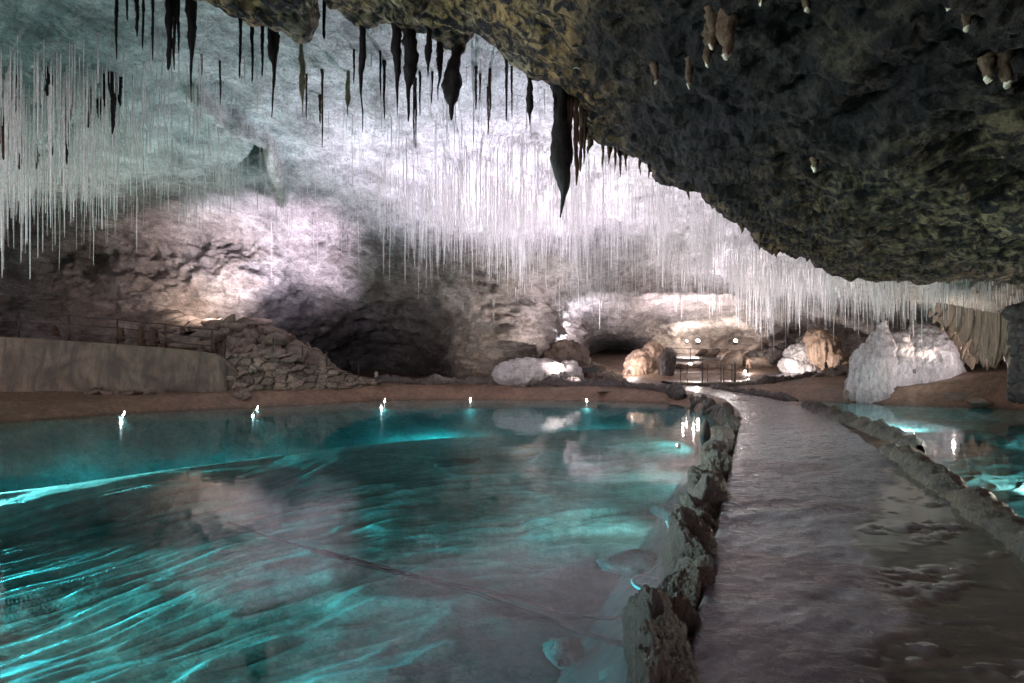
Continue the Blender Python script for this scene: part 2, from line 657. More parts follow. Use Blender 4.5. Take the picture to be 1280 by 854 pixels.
def ground_z(x, y, detail=True):
    q = np.stack([x, y], 1)
    sl = poly_sd(q, POOL_L)
    sr = poly_sd(q, POOL_R)
    p3 = np.stack([x, y, np.zeros_like(x)], 1)
    edge = .25 * fbm(p3 * .9, 3, seed=3)
    land = land_ev(q)
    big = fbm(p3 * .35, 3, seed=21)
    med = fbm(p3 * 1.3, 4, .55, seed=22)
    out = np.maximum(-np.maximum(sl, sr), 0)
    # land: a bank rising out of the water, then rolling mud
    rough = np.clip((y - 20) / 10, 0, 1)
    rise = sstep(0, 1.5, out + edge * .4)
    cause = (y < 24) & (out < 2.5) & (x > -2)
    rise = np.where(cause, sstep(-.02, .25, out), rise)
    zl = -.06 + (land + .06) * rise + rough * (.16 * big + .10 * med) * sstep(.6, 2.5, out)
    # left pool bed
    t = y - np.interp(x, CREST_X, CREST_Y)
    w = .5 * fbm(p3 * .3, 3, seed=31)
    t2 = t + w
    shelf = -.85 + .42 * np.exp(-(np.minimum(t2, 0) / 3.2) ** 2) + .10 * big
    deep = -.43 - 2.3 * sstep(.3, 5.0, t2)
    bed = np.where(t2 < 0, shelf, deep)
    # silt ridges of the shelf
    warp = np.stack([fbm(p3 * .55, 3, seed=41), fbm(p3 * .55 + 9, 3, seed=42), np.zeros_like(x)], 1)
    sg_ = 1 / (1 + np.exp((x + .12 * y + 2.4) / .9))
    tan_ = .33 + 1.5 * sg_
    fx = .33 * x - 1.5 * .9 * np.log1p(np.exp(-(x + .12 * y + 2.4) / .9))
    v = y - fx
    u = x
    rp = np.stack([u * .42 + .22 * warp[:, 0], v * 1.15 + .30 * warp[:, 1], np.zeros_like(x)], 1)
    n1 = vnoise(rp, 51)
    n2 = vnoise(rp * np.array((1.7, 2.3, 1)) + 5, 52)
    n3 = vnoise(rp * np.array((2.4, 3.4, 1)) + 9, 53)
    ridge = np.exp(-(n1 / .20) ** 2) + .75 * np.exp(-(n2 / .22) ** 2) + .42 * np.exp(-(n3 / .25) ** 2)
    ridge = ridge * (.55 + .6 * vnoise(p3 * .45, 54))
    ridge = np.maximum(ridge, 0)
    near = np.where(t2 < 0, sstep(-.4, -3.0, t2), 0.0) if False else np.where(t2 < 0, 1 - np.exp(-(t2 / 2.0) ** 2), 0.0)
    calm = sstep(.3, 2.2, sl)
    ridge_w = ridge * near * (.3 + .7 * calm)
    bed = bed + .085 * ridge_w + .02 * med
    slope = np.where(y > 24, .32, .9)
    bed = np.maximum(bed, -.06 - slope * np.maximum(sl, 0))
    # right pool bed
    bedr = -.48 + .10 * big + .05 * med
    rpr = np.stack([x * .5 + warp[:, 0], v * 1.8 + warp[:, 1], np.ones_like(x)], 1)
    rr = np.maximum(1 - np.abs(vnoise(rpr, 61)) * 2.4, 0) ** 1.6
    bedr = bedr + .06 * rr
    bedr = np.maximum(bedr, -.06 - np.where(y > 23, .3, 1.0) * np.maximum(sr, 0))
    z = np.where(sl > 0, bed, np.where(sr > 0, bedr, zl))
    return z, sl, sr, ridge_w, rr, t2, med


# ------------------------------------------------------------------ ground (banks, pool beds, hillside) as one sheet
nr, nc = 860, 960
dist = np.geomspace(1.3, 100, nr)
us = np.linspace(-1.75, 1.75, nc)
GX = (dist[:, None] * us[None]).ravel()
GY = np.repeat(dist[:, None], nc, 1).ravel()
gz, sl, sr, rw, rr, t2, med = ground_z(GX, GY)
p3 = np.stack([GX, GY, gz], 1)
na = fbm(p3 * .8, 4, seed=71)[:, None]
nb_ = fbm(p3 * 3.0, 4, .6, seed=72)[:, None]
mud = np.array((.15, .093, .060)) * (1 + .35 * na + .2 * nb_)
pale_mud = np.array((.17, .125, .095))
far_w = sstep(36, 46, GY)[:, None] * .5
land_c = mud * (1 - far_w) + pale_mud * far_w
right_w = sstep(12, 16, GX)[:, None] * sstep(24, 27, GY)[:, None] * .45
land_c = land_c * (1 - right_w) + pale_mud * (1 + .25 * nb_) * right_w
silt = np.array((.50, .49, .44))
silt_shade = np.array((.16, .15, .12))
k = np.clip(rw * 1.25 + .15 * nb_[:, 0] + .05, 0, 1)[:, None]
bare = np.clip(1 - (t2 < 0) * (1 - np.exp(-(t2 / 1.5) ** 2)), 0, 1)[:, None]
shelf_c = silt_shade * (1 - k) + silt * k  # crests pale, troughs dark: lamp light and shade painted on the silt ridges
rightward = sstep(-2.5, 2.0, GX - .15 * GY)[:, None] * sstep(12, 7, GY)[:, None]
shelf_c = shelf_c * (1 - .72 * rightward)  # bed darkened to the right, where less lamp light falls; shade in the colour
shelf_c = shelf_c * (1 - .85 * sstep(2.0, .5, sl)[:, None] * (GX > -1)[:, None] * (GY < 20)[:, None])  # rim slope darkened in the colour to hold back the lamp light
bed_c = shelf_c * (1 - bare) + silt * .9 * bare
bedr_c = np.array((.64, .63, .58)) * (.75 + .35 * rr[:, None])
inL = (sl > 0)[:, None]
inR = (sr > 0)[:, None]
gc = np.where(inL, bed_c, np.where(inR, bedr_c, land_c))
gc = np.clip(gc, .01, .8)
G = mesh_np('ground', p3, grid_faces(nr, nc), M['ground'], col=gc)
tag(G, kind='structure')
GZ = gz.reshape(nr, nc)


def gh(x, y):
    """height of the ground at a point"""
    z = ground_z(np.array([float(x)]), np.array([float(y)]))[0]
    return float(z[0])


# ------------------------------------------------------------------ water
def water_body(name, poly, grow):
    c = poly.mean(0)
    pts = c + (poly - c) * grow
    n = len(pts)
    bm = bmesh.new()
    top = [bm.verts.new((p[0], p[1], 0)) for p in pts]
    bot = [bm.verts.new((p[0], p[1], -5)) for p in pts]
    bm.faces.new(top)
    bm.faces.new(bot[::-1])
    for i in range(n):
        j = (i + 1) % n
        bm.faces.new((top[i], bot[i], bot[j], top[j]))
    bmesh.ops.recalc_face_normals(bm, faces=bm.faces)
    me = bpy.data.meshes.new(name)
    bm.to_mesh(me)
    bm.free()
    me.materials.append(M['water'])
    return tag(link(bpy.data.objects.new(name, me)), kind='structure')


wl = POOL_L.copy()
wl[:6, 0] += .28
wl[6:13, 1] += 1.2
wl[10:14, 0] -= 1.2
water_body('water', wl, 1.0)
wr = POOL_R.copy()
wr[:6, 0] -= .28
wr[6:12, 1] += 1.2
wr[10:13, 0] += .8
water_body('water', wr, 1.0)

# ------------------------------------------------------------------ main cave shell (ceiling running down into the back wall)
def hh(px, py, H):
    return (px, py, F * H / (HY - py))


SHELL = [hh(-320, -320, 7), hh(0, -320, 7.2), hh(400, -320, 7.5), hh(800, -320, 7.5), hh(1200, -320, 7), hh(1600, -320, 7),
         hh(-320, 0, 7), hh(0, 0, 7.3), hh(300, 0, 7.8), hh(600, 0, 8), hh(900, 0, 8), hh(1280, 0, 7.5), hh(1600, 0, 7),
         hh(-320, 130, 6.2), hh(0, 120, 6.9), hh(200, 120, 7.6), hh(400, 120, 8.1), hh(600, 120, 8.3), hh(800, 120, 8), hh(1100, 120, 7.3), hh(1550, 120, 7),
         hh(-250, 230, 5.6), hh(0, 215, 6.3), hh(150, 235, 7.1), hh(300, 245, 7.9), hh(450, 220, 8.3), hh(600, 220, 8.3), hh(750, 230, 8.1), hh(900, 230, 7.6),
         hh(1100, 230, 6.5), hh(1500, 230, 5.5),
         # back of the ceiling
         (420, 270, 31), (520, 290, 32), (600, 300, 32.5), (700, 310, 33), (800, 310, 33.5), (900, 320, 33), (1000, 330, 28.5), (1100, 352, 27), (1200, 367, 25.5),
         (1290, 372, 25.5), (1450, 380, 24), (600, 340, 35), (750, 350, 39), (850, 370, 43), (950, 375, 40), (1040, 385, 36), (1120, 395, 33), (1210, 400, 29), (1290, 410, 26.5),
         (1290, 450, 26.0), (1290, 500, 26.0), (1450, 450, 24), (1450, 500, 24), (1150, 425, 37), (1150, 500, 37), (1060, 420, 44), (1060, 500, 46),
         # left wall
         (-300, 300, 22), (-300, 440, 22), (-300, 500, 22), (0, 275, 27.5), (0, 340, 28.5), (0, 410, 29), (0, 500, 29), (90, 275, 29.5), (150, 290, 31.5), (150, 350, 31.5), (150, 410, 31),
         (150, 500, 31), (250, 285, 33), (250, 340, 32.5), (250, 400, 33), (300, 300, 33.5), (320, 350, 33), (400, 300, 33), (250, 500, 33),
         # alcove
         (345, 375, 35), (450, 345, 32.5), (450, 366, 34), (450, 392, 40), (370, 410, 40), (440, 430, 46), (520, 430, 45), (545, 400, 39), (565, 440, 40), (560, 375, 34.5),
         (370, 500, 44), (450, 500, 46), (560, 500, 42), (620, 400, 35), (620, 440, 35), (620, 500, 35), (680, 400, 38), (690, 440, 40), (690, 500, 40),
         # far chamber
         (740, 400, 50), (720, 430, 50), (715, 470, 50), (720, 500, 50), (770, 424, 54), (770, 446, 82), (770, 470, 82), (770, 500, 82), (745, 455, 66), (795, 455, 70), (812, 440, 56),
         (815, 500, 56), (820, 410, 57), (870, 415, 58), (870, 440, 57), (870, 500, 57), (930, 410, 57), (935, 440, 56), (930, 500, 56), (1000, 410, 52), (1000, 440, 52), (1000, 500, 52),
         (840, 395, 52), (940, 395, 49)]
sh_ev = tps([(a, b) for a, b, _ in SHELL], [1 / c for *_, c in SHELL], 1e-5)
spx = np.arange(-320, 1602, 2.5)
spy = np.arange(-320, 506, 2.0)
PX, PY = np.meshgrid(spx, spy)
disp = np.maximum(sh_ev(np.stack([PX.ravel(), PY.ravel()], 1)), 1 / 90).reshape(PX.shape)
D = 1 / disp
P = np.stack([(PX - CX) / F * D, D, EYE + (HY - PY) / F * D], -1)
N = grid_normals(P)
flat = P.reshape(-1, 3)
ceilness = np.abs(N[..., 2]).ravel()
q = flat * np.array((1, .75, 1.35))
# a few scaly ledges on the ceiling, knobbly beds on the walls
n_big = fbm(q * .22, 3, seed=101)
n_med = fbm(q * .75, 4, .55, seed=102)
n_rid = fbm(q * .55 + 4, 4, .55, seed=103, ridged=True)
n_fin = fbm(flat * 2.6, 3, .6, seed=104)
amp = .55 * n_big + .30 * n_med + .30 * n_rid + .14 * n_fin
wall = sstep(.8, .35, ceilness)
far = np.clip(D.ravel() / 30, .5, 1.4)
dispv = amp * (.65 + .75 * wall) * far
sgn = np.sign((N.reshape(-1, 3) * (np.array((0, 0, EYE)) - flat)).sum(1))


def seg_d(px, py, a, c):
    a, c = np.array(a, float), np.array(c, float)
    e = c - a
    t = np.clip(((px - a[0]) * e[0] + (py - a[1]) * e[1]) / (e @ e), 0, 1)
    return np.hypot(px - a[0] - t * e[0], py - a[1] - t * e[1])


fx_, fy_ = PX.ravel(), PY.ravel()
wob = 7 * fbm(np.stack([fx_ * .05, fy_ * .05, 0 * fx_], 1), 3, seed=140)
spur_d = np.minimum.reduce([seg_d(fx_, fy_, (246, 118), (285, 146)), seg_d(fx_, fy_, (285, 146), (312, 160)), seg_d(fx_, fy_, (312, 160), (330, 166)), seg_d(fx_, fy_, (333, 172), (342, 205)), seg_d(fx_, fy_, (342, 205), (352, 236))]) + wob
spur_w = sstep(13, 2, spur_d)
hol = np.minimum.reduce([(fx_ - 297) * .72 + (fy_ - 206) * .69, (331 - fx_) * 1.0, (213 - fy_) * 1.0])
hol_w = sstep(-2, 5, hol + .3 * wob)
dispv = dispv + .75 * spur_w * (.7 + .6 * n_med) - 1.5 * hol_w
flat = flat + N.reshape(-1, 3) * (sgn * dispv)[:, None]
SP = flat.reshape(P.shape)

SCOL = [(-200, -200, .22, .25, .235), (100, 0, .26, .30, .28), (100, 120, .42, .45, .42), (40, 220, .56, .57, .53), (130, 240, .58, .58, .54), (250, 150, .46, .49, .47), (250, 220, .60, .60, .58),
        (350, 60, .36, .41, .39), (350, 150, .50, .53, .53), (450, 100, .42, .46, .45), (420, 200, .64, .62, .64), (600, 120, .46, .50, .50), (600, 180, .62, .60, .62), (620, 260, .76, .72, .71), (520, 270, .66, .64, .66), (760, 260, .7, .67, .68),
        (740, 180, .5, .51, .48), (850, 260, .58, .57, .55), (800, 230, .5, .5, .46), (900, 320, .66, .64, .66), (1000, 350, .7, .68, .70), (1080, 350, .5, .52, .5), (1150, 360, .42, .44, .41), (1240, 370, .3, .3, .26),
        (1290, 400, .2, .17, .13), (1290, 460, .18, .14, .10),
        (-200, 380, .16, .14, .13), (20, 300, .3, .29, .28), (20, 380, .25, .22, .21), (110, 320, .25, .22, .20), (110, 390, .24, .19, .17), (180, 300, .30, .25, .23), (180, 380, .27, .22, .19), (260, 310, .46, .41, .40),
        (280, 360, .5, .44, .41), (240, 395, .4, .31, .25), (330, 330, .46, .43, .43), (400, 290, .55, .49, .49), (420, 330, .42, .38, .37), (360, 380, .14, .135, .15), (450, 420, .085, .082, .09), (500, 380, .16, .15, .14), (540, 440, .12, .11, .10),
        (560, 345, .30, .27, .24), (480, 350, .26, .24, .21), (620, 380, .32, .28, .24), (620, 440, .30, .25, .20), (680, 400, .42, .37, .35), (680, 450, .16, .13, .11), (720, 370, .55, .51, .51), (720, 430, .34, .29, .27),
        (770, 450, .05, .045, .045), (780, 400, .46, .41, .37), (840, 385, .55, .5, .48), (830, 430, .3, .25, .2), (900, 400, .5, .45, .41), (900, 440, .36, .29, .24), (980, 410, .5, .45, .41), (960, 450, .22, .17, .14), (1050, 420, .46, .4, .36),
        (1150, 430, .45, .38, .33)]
scol = idw_col(SCOL, np.stack([PX.ravel(), PY.ravel()], 1), 26.0)  # zone tones also hold lamp-lit patches, teal light and recess shade
# mineral staining: brown iron films and grey bands, following the beds; the hollow's shade is painted in too
st = fbm(flat * np.array((.35, .3, 1.1)) + 3, 4, .6, seed=131)
scol = scol * (1 - .8 * spur_w[:, None]) + np.array((.72, .68, .64)) * .8 * spur_w[:, None]
scol = scol * (1 - hol_w[:, None]) + np.array((.17, .17, .165)) * hol_w[:, None]  # hollow greyed: its shade put into the rock colour
st2 = fbm(flat * np.array((1.2, 1.0, 2.2)) + 8, 4, .6, seed=132)
brown = np.array((.55, .46, .38))
kb = np.clip(st * 1.4, 0, .8)[:, None] * (.25 + .75 * wall)[:, None]
scol = scol * (1 - kb) + scol * brown * kb
scol = scol * (1 + .28 * st2)[:, None]
scol = np.clip(scol, .01, .82)
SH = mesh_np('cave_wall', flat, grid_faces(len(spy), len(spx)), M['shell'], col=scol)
tag(SH, kind='structure')


def on_shell(px, py):
    j = int(np.clip(round((px - spx[0]) / 2.5), 0, len(spx) - 1))
    i = int(np.clip(round((py - spy[0]) / 2.0), 0, len(spy) - 1))
    return SP[i, j].copy()


# ------------------------------------------------------------------ near overhang (low dark roof on the right)
EDGE = [(180, -60, 6.9), (240, -12, 6.7), (300, 12, 6.5), (345, 26, 6.4), (375, 44, 6.3), (392, 8, 6.3), (425, 20, 6.2), (448, 36, 6.1), (500, 32, 6.0), (540, 48, 5.8), (576, 66, 5.7), (590, 42, 5.7), (640, 66, 5.4),
        (665, 88, 5.2), (705, 108, 4.95), (735, 132, 4.75), (748, 160, 4.6), (772, 186, 4.4), (800, 200, 4.2), (832, 222, 3.95), (882, 244, 3.6), (938, 280, 3.3), (958, 306, 3.1), (992, 318, 2.95), (1060, 341, 2.65),
        (1130, 347, 2.5), (1280, 352, 2.35), (1450, 357, 2.2), (1700, 362, 2.1)]
TOPH = [(180, 6.6), (400, 5.9), (560, 5.2), (700, 4.0), (800, 3.5), (960, 3.0), (1130, 2.7), (1280, 2.5), (1700, 2.2)]
ne, nt_ = 620, 300
es = smooth_line([(a, b) for a, b, _ in EDGE], ne)
_e = np.arange(ne) * 1.0
es[:, 1] += 15 * fbm(np.stack([_e * .045, _e * 0, _e * 0], 1), 4, .6, seed=240) * np.clip((1300 - es[:, 0]) / 700, .35, 1)
eH = np.interp(es[:, 0], [a for a, *_ in EDGE], [c for *_, c in EDGE])
eH = np.convolve(np.pad(eH, 12, mode='edge'), np.ones(25) / 25, 'valid')
tH = np.interp(es[:, 0], [a for a, _ in TOPH], [b for _, b in TOPH])
tt = np.linspace(0, 1, nt_)
de = eH * F / (HY - es[:, 1])
topx = CX + (es[:, 0] - CX) * 1.0
TPY = -420.0
dt = tH * F / (HY - TPY)
OP = np.empty((nt_ + 40, ne, 3))
OPX = np.empty((nt_ + 40, ne, 2))
for i, t in enumerate(tt):
    px = topx
    py = TPY + (es[:, 1] - TPY) * t
    dd = 1 / ((1 - t) / dt + t / de)
    OP[i] = np.stack([(px - CX) / F * dd, dd, EYE + (HY - py) / F * dd], 1)
    OPX[i] = np.stack([px, py], 1)
E0 = OP[nt_ - 1].copy()
for j in range(40):
    a = (j + 1) / 40
    OP[nt_ + j] = E0 + np.stack([np.zeros(ne), 1.0 * np.sin(a * math.pi / 2) * np.ones(ne), 4.2 * a ** 1.4 * np.ones(ne)], 1)
    OPX[nt_ + j] = OPX[nt_ - 1]
ON = grid_normals(OP)
of = OP.reshape(-1, 3)
om = fbm(of * .5, 3, seed=201)
o2 = fbm(of * 1.5, 4, .55, seed=202)
o3 = fbm(of * 1.1 + 7, 4, .6, seed=203, ridged=True)
o4 = fbm(of * 5.0, 3, .6, seed=204)
rgt = sstep(680, 800, OPX[..., 0]).ravel()
low = sstep(120, 300, OPX[..., 1]).ravel()
oa = .32 * om + .16 * o2 + (.10 + .10 * rgt) * o3 + (.035 + .03 * low) * o4
osg = np.sign((ON.reshape(-1, 3) * (np.array((0, 0, EYE)) - of)).sum(1))
osg[nt_ * ne:] = np.repeat(osg[(nt_ - 1) * ne:nt_ * ne][None], 40, 0).ravel()
of = of + ON.reshape(-1, 3) * (osg * oa)[:, None]
OSP = of.reshape(OP.shape)
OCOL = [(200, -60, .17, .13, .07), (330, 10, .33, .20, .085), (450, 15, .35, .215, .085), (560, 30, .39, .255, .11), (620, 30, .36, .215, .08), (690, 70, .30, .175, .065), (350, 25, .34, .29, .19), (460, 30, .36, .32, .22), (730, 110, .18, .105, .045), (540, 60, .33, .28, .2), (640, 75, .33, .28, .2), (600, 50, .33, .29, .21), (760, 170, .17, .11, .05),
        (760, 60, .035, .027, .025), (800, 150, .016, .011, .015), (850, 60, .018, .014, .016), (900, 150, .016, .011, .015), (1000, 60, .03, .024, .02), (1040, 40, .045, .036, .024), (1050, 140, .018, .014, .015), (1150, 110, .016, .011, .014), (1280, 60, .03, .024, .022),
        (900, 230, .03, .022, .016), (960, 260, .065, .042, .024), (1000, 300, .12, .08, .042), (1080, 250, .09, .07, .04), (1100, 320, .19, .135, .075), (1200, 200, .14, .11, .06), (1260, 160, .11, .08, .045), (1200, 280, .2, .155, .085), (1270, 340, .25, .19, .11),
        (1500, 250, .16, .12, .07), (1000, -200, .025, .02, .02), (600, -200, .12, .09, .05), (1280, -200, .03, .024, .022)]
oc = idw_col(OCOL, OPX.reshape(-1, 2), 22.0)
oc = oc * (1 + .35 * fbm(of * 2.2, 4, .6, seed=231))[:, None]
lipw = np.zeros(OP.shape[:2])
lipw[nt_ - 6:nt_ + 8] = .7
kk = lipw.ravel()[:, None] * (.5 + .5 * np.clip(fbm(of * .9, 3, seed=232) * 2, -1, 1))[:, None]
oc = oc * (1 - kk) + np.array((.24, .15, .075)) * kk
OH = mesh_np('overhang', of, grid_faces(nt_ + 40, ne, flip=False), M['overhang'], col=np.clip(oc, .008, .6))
tag(OH, kind='structure')


def on_over(px, py):
    dd = ((OPX[:nt_] - np.array((px, py))) ** 2).sum(-1)
    k_ = int(dd.argmin())
    return OSP[:nt_].reshape(-1, 3)[k_].copy()


# ------------------------------------------------------------------ paths
def strip(name, line, zfun, half, nseg, ncol, mat, wet=False, amp=.02):
    c = smooth_line(line, nseg) if nseg else line
    tg = np.gradient(c, axis=0)
    tg /= np.linalg.norm(tg, axis=1, keepdims=True)
    nn = np.stack([tg[:, 1], -tg[:, 0]], 1)
    o = np.linspace(-1, 1, ncol)
    hw = np.broadcast_to(half, (len(c),))
    xy = c[:, None] + nn[:, None] * (o[None, :, None] * hw[:, None, None])
    x, y = xy[..., 0].ravel(), xy[..., 1].ravel()
    p = np.stack([x, y, np.zeros_like(x)], 1)
    z = zfun(x, y)
    n1 = fbm(p * .8, 3, seed=301)
    a = R(-28)
    pr = np.stack([(math.cos(a) * x - math.sin(a) * y) * .8, (math.sin(a) * x + math.cos(a) * y) * 3.0, np.zeros_like(x)], 1)
    n2 = fbm(pr, 4, .55, seed=302)
    n3 = fbm(p * 7, 3, .6, seed=303)
    oo = np.repeat(o[None], len(c), 0).ravel()
    h = amp * (1.0 * n1 + .9 * n2 + .25 * n3)
    w = np.zeros_like(x)
    if wet:
        # the right-hand side lies lower and holds a film of water
        big_ = fbm(p * .45, 3, seed=305)
        low_ = oo - np.interp(y, [2.5, 3.2, 5, 7, 9, 10.5], [-.35, -.28, .0, .27, .55, 1.3]) + .42 * big_ + .22 * n2 + .1 * n3
        hole = sstep(-.06, .12, low_)
        hole = hole * (1 - .75 * sstep(.12, .5, n2 + .5 * n3))
        w = hole
        h = h * (1 - .93 * hole) - .010 * hole
    edge_drop = -.18 * sstep(.93, 1.0, np.abs(oo))
    v = np.stack([x, y, z + h + edge_drop], 1)
    col = np.stack([w, w, w], 1)
    ob = mesh_np(name, v, grid_faces(len(c), ncol), mat, col=col)
    return tag(ob, kind='structure')


yy = np.concatenate([np.linspace(-3, 1.5, 30, endpoint=False), np.geomspace(1.5, 37, 520)])
PL = smooth_line([(-.2, -3), (1.0, 0), (3, 5), (5, 10), (7, 15), (8.55, 19), (9.6, 23), (10.05, 26), (9.95, 29), (9.5, 33), (9.1, 37)], 2000)
mainline = np.stack([np.interp(yy, PL[:, 1], PL[:, 0]), yy], 1)


def zmain(x, y):
    return np.interp(y, [-3, 22, 26, 29, 33, 38], [.31, .31, .35, .42, .5, .6])


strip('path', mainline, zmain, np.interp(yy, [-3, 19, 26, 33, 37], [1.34, 1.3, 1.1, .9, .8]), 0, 90, M['path'], True, .034)


def zland(x, y):
    return land_ev(np.stack([x, y], 1)) + .16


BR = [(9.3, 36.0), (11, 36.2), (13, 36.4), (15, 37), (17.2, 39), (19.6, 41.8), (21.2, 44.6), (21.6, 47), (20.4, 49.4), (17.5, 51), (14, 51.7), (10.5, 52)]
strip('path', BR, zland, 1.0, 260, 20, M['path'], False, .03)

# ------------------------------------------------------------------ rim stones along the left edge of the path
ONES = ['', 'first', 'second', 'third', 'fourth', 'fifth', 'sixth', 'seventh', 'eighth', 'ninth', 'tenth', 'eleventh', 'twelfth', 'thirteenth', 'fourteenth', 'fifteenth',
        'sixteenth', 'seventeenth', 'eighteenth', 'nineteenth']
TENS = {2: ('twentieth', 'twenty'), 3: ('thirtieth', 'thirty'), 4: ('fortieth', 'forty'), 5: ('fiftieth', 'fifty'), 6: ('sixtieth', 'sixty')}


def ordinal(n):
    if n < 20:
        return ONES[n]
    t_, o_ = divmod(n, 10)
    return TENS[t_][0] if o_ == 0 else TENS[t_][1] + '-' + ONES[o_]


def rock(name, loc, size, seed, mat, rot=(0, 0, 0), sub=4, label=None, cat='rock', group=None, **kw):
    v, f = rock_vf(size, seed, sub, **kw)
    o = mesh_np(name, v, f, mat)
    o.location = loc
    o.rotation_euler = rot
    return tag(o, label, cat, group)


RIMLINE = smooth_line([(-1.5, -2.5), (.08, 1.5), (1.06, 4), (2.2, 7), (4.2, 12), (6.2, 17), (7.2, 21), (7.75, 25), (7.85, 27.5)], 600)
RIMS = np.concatenate([[0], np.cumsum(np.linalg.norm(np.diff(RIMLINE, axis=0), axis=1))])
s = 6.05
k = 0
prev = None
while s < RIMS[-1] - .3 and k < 62:
    x = np.interp(s, RIMS, RIMLINE[:, 0])
    y = np.interp(s, RIMS, RIMLINE[:, 1])
    rg = random.Random(900 + k)
    if k == 0:
        size, zc, rot, lab = (.17, .33, .36), .19, (R(-8), R(10), R(-20)), 'large wet ridged rim stone nearest the camera at the left edge of the path'
        st_ = .50
    else:
        L = rg.uniform(.22, .36)
        hgt = rg.uniform(.27, .38)
        size = (rg.uniform(.15, .22), L, hgt)
        zc = .10 + rg.uniform(-.03, .05)
        rot = (R(rg.uniform(-26, 26)), R(rg.uniform(-18, 18)), R(rg.uniform(-45, 10)))
        lab = 'dark wet rim stone, %s beyond the large ridged stone on the path edge' % ordinal(k)
        st_ = L * rg.uniform(1.2, 1.5)
    rock('rim_stone', (x + rg.uniform(-.05, .05), y, zc), size, 40 + k, M['rim'], rot, 6 if y < 7 else 5 if y < 12 else 4, lab, 'stone', 'stones edging the left side of the path',
         planes=11, rough=.085, freq=2.4, sharp=20)
    s += st_
    k += 1


# low rough rims (one lumpy bank each)
def rim(name, line, rad, seed, label, z0=.12, nseg=420, sides=56, mat=None, lump=.34, cat='rim', tall=1.1):
    c = smooth_line(line, nseg)
    if c.shape[1] == 2:
        c = np.hstack([c, np.full((nseg, 1), z0)])
    v, f = tube_vf(c, np.full(nseg, rad), sides, cap=False)
    n = nseg
    cc = np.repeat(c, sides, 0)
    o = v - cc
    nz = fbm(v * np.array((1.6, 1.6, 1.6)), 4, .6, seed=seed)
    n2 = fbm(v * 4.2, 5, .62, seed=seed + 5, ridged=True) * 1.5
    t_ = np.linspace(0, 1, n)
    taper = np.clip(np.minimum(t_, 1 - t_) * 30, .15, 1) ** .6
    along = 1 + .5 * vnoise(np.stack([t_ * 17, t_ * 0, t_ * 0 + seed], 1), seed) + .3 * vnoise(np.stack([t_ * 53, t_ * 0, t_ * 0 + seed], 1), seed + 1)
    sc_ = (1 + lump * nz + lump * .5 * n2) * np.repeat(taper, sides)
    o = o * sc_[:, None]
    o[:, 2] *= np.repeat(along, sides) * tall
    ob = mesh_np(name, cc + o, f, mat or M['rim'])
    return tag(ob, label, cat)


rim('stone_rim', [(3.0, 1.2), (3.9, 3.6), (4.8, 5.8), (5.95, 8.6), (6.95, 11.2)], .2, 401, 'rough dark stone rim beside the wet puddle on the right of the path', .22)
rim('stone_rim', [(7.75, 11.4), (8.3, 13.4), (9.15, 16.6), (10.0, 19.6), (10.55, 21.6)], .21, 402, 'rough mossy stone rim between the path and the far end of the right pool', .24)
rim('stone_kerb', [(7.9, 27.4, .32), (7.7, 29, .42), (7.0, 30.9, .5), (5, 32.2, .6), (1, 33.0, .7), (-4, 33.4, .75), (-8, 33.0, .8)], .26, 403, 'long low dark stone kerb along the far bank of the left pool', mat=M['darkrock'], lump=.5, cat='kerb')
rim('stone_kerb', [(11.6, 24.4, .28), (11.4, 27, .36), (11.1, 30, .45), (10.9, 32.8, .55)], .16, 404, 'short low kerb along the far end of the path near the bridge', mat=M['darkrock'], lump=.5, cat='kerb')
rim('stone_kerb', [(14.2, 35.0, .58), (17.2, 36.8, .75), (20, 38.2, .95), (22.5, 39, 1.1)], .24, 405, 'dark stone kerb under the winding path below the pale flowstone', mat=M['darkrock'], lump=.5, cat='kerb')

# ------------------------------------------------------------------ retaining wall, rails, dry stone wall, rubble
def ruled(name, base, top, nseg, nrow, thick, mat, disp=None, col=None, label=None, cat=None):
    b0 = smooth_line(base, nseg)
    t0 = smooth_line(top, nseg)
    a = np.linspace(0, 1, nrow)[:, None, None]
    front = b0[None] * (1 - a) + t0[None] * a
    if disp is not None:
        n = grid_normals(front)
        sg = np.sign(-(n[..., 1]))
        front = front + n * (sg * disp(front))[..., None]
    back_top = front[-1] + np.array((0, thick, -.02))
    back_bot = front[0] + np.array((0, thick + .3, 0))
    g = np.concatenate([front, back_top[None], back_bot[None]], 0)
    f = grid_faces(nrow + 2, nseg)
    caps = []
    for j, rev in ((0, False), (nseg - 1, True)):
        ring = [i * nseg + j for i in range(nrow + 2)]
        c_ = ring[0]
        for i in range(1, len(ring) - 1):
            t = (c_, ring[i], ring[i + 1])
            caps.append(t if not rev else t[::-1])
    v = g.reshape(-1, 3)
    me_f = [tuple(x) for x in f] + caps
    me = bpy.data.meshes.new(name)
    me.from_pydata([tuple(x) for x in v], [], me_f)
    sm = np.zeros(len(me.polygons), bool)
    sm[:(nrow - 1) * (nseg - 1)] = True
    me.polygons.foreach_set("use_smooth", sm)
    if col is not None:
        c = np.ones((len(v), 4), np.float32)
        c[:nrow * nseg, :3] = col(front).reshape(-1, 3)
        c[nrow * nseg:, :3] = (.15, .12, .1)
        me.attributes.new("col", 'FLOAT_COLOR', 'POINT').data.foreach_set("color", c.ravel())
    me.materials.append(mat)
    o = link(bpy.data.objects.new(name, me))
    return tag(o, label, cat)


def cdisp(fr):
    p = fr.reshape(-1, 3)
    return (.05 * fbm(p * .7, 4, seed=501) + .015 * fbm(p * 4, 3, seed=502)).reshape(fr.shape[:2])


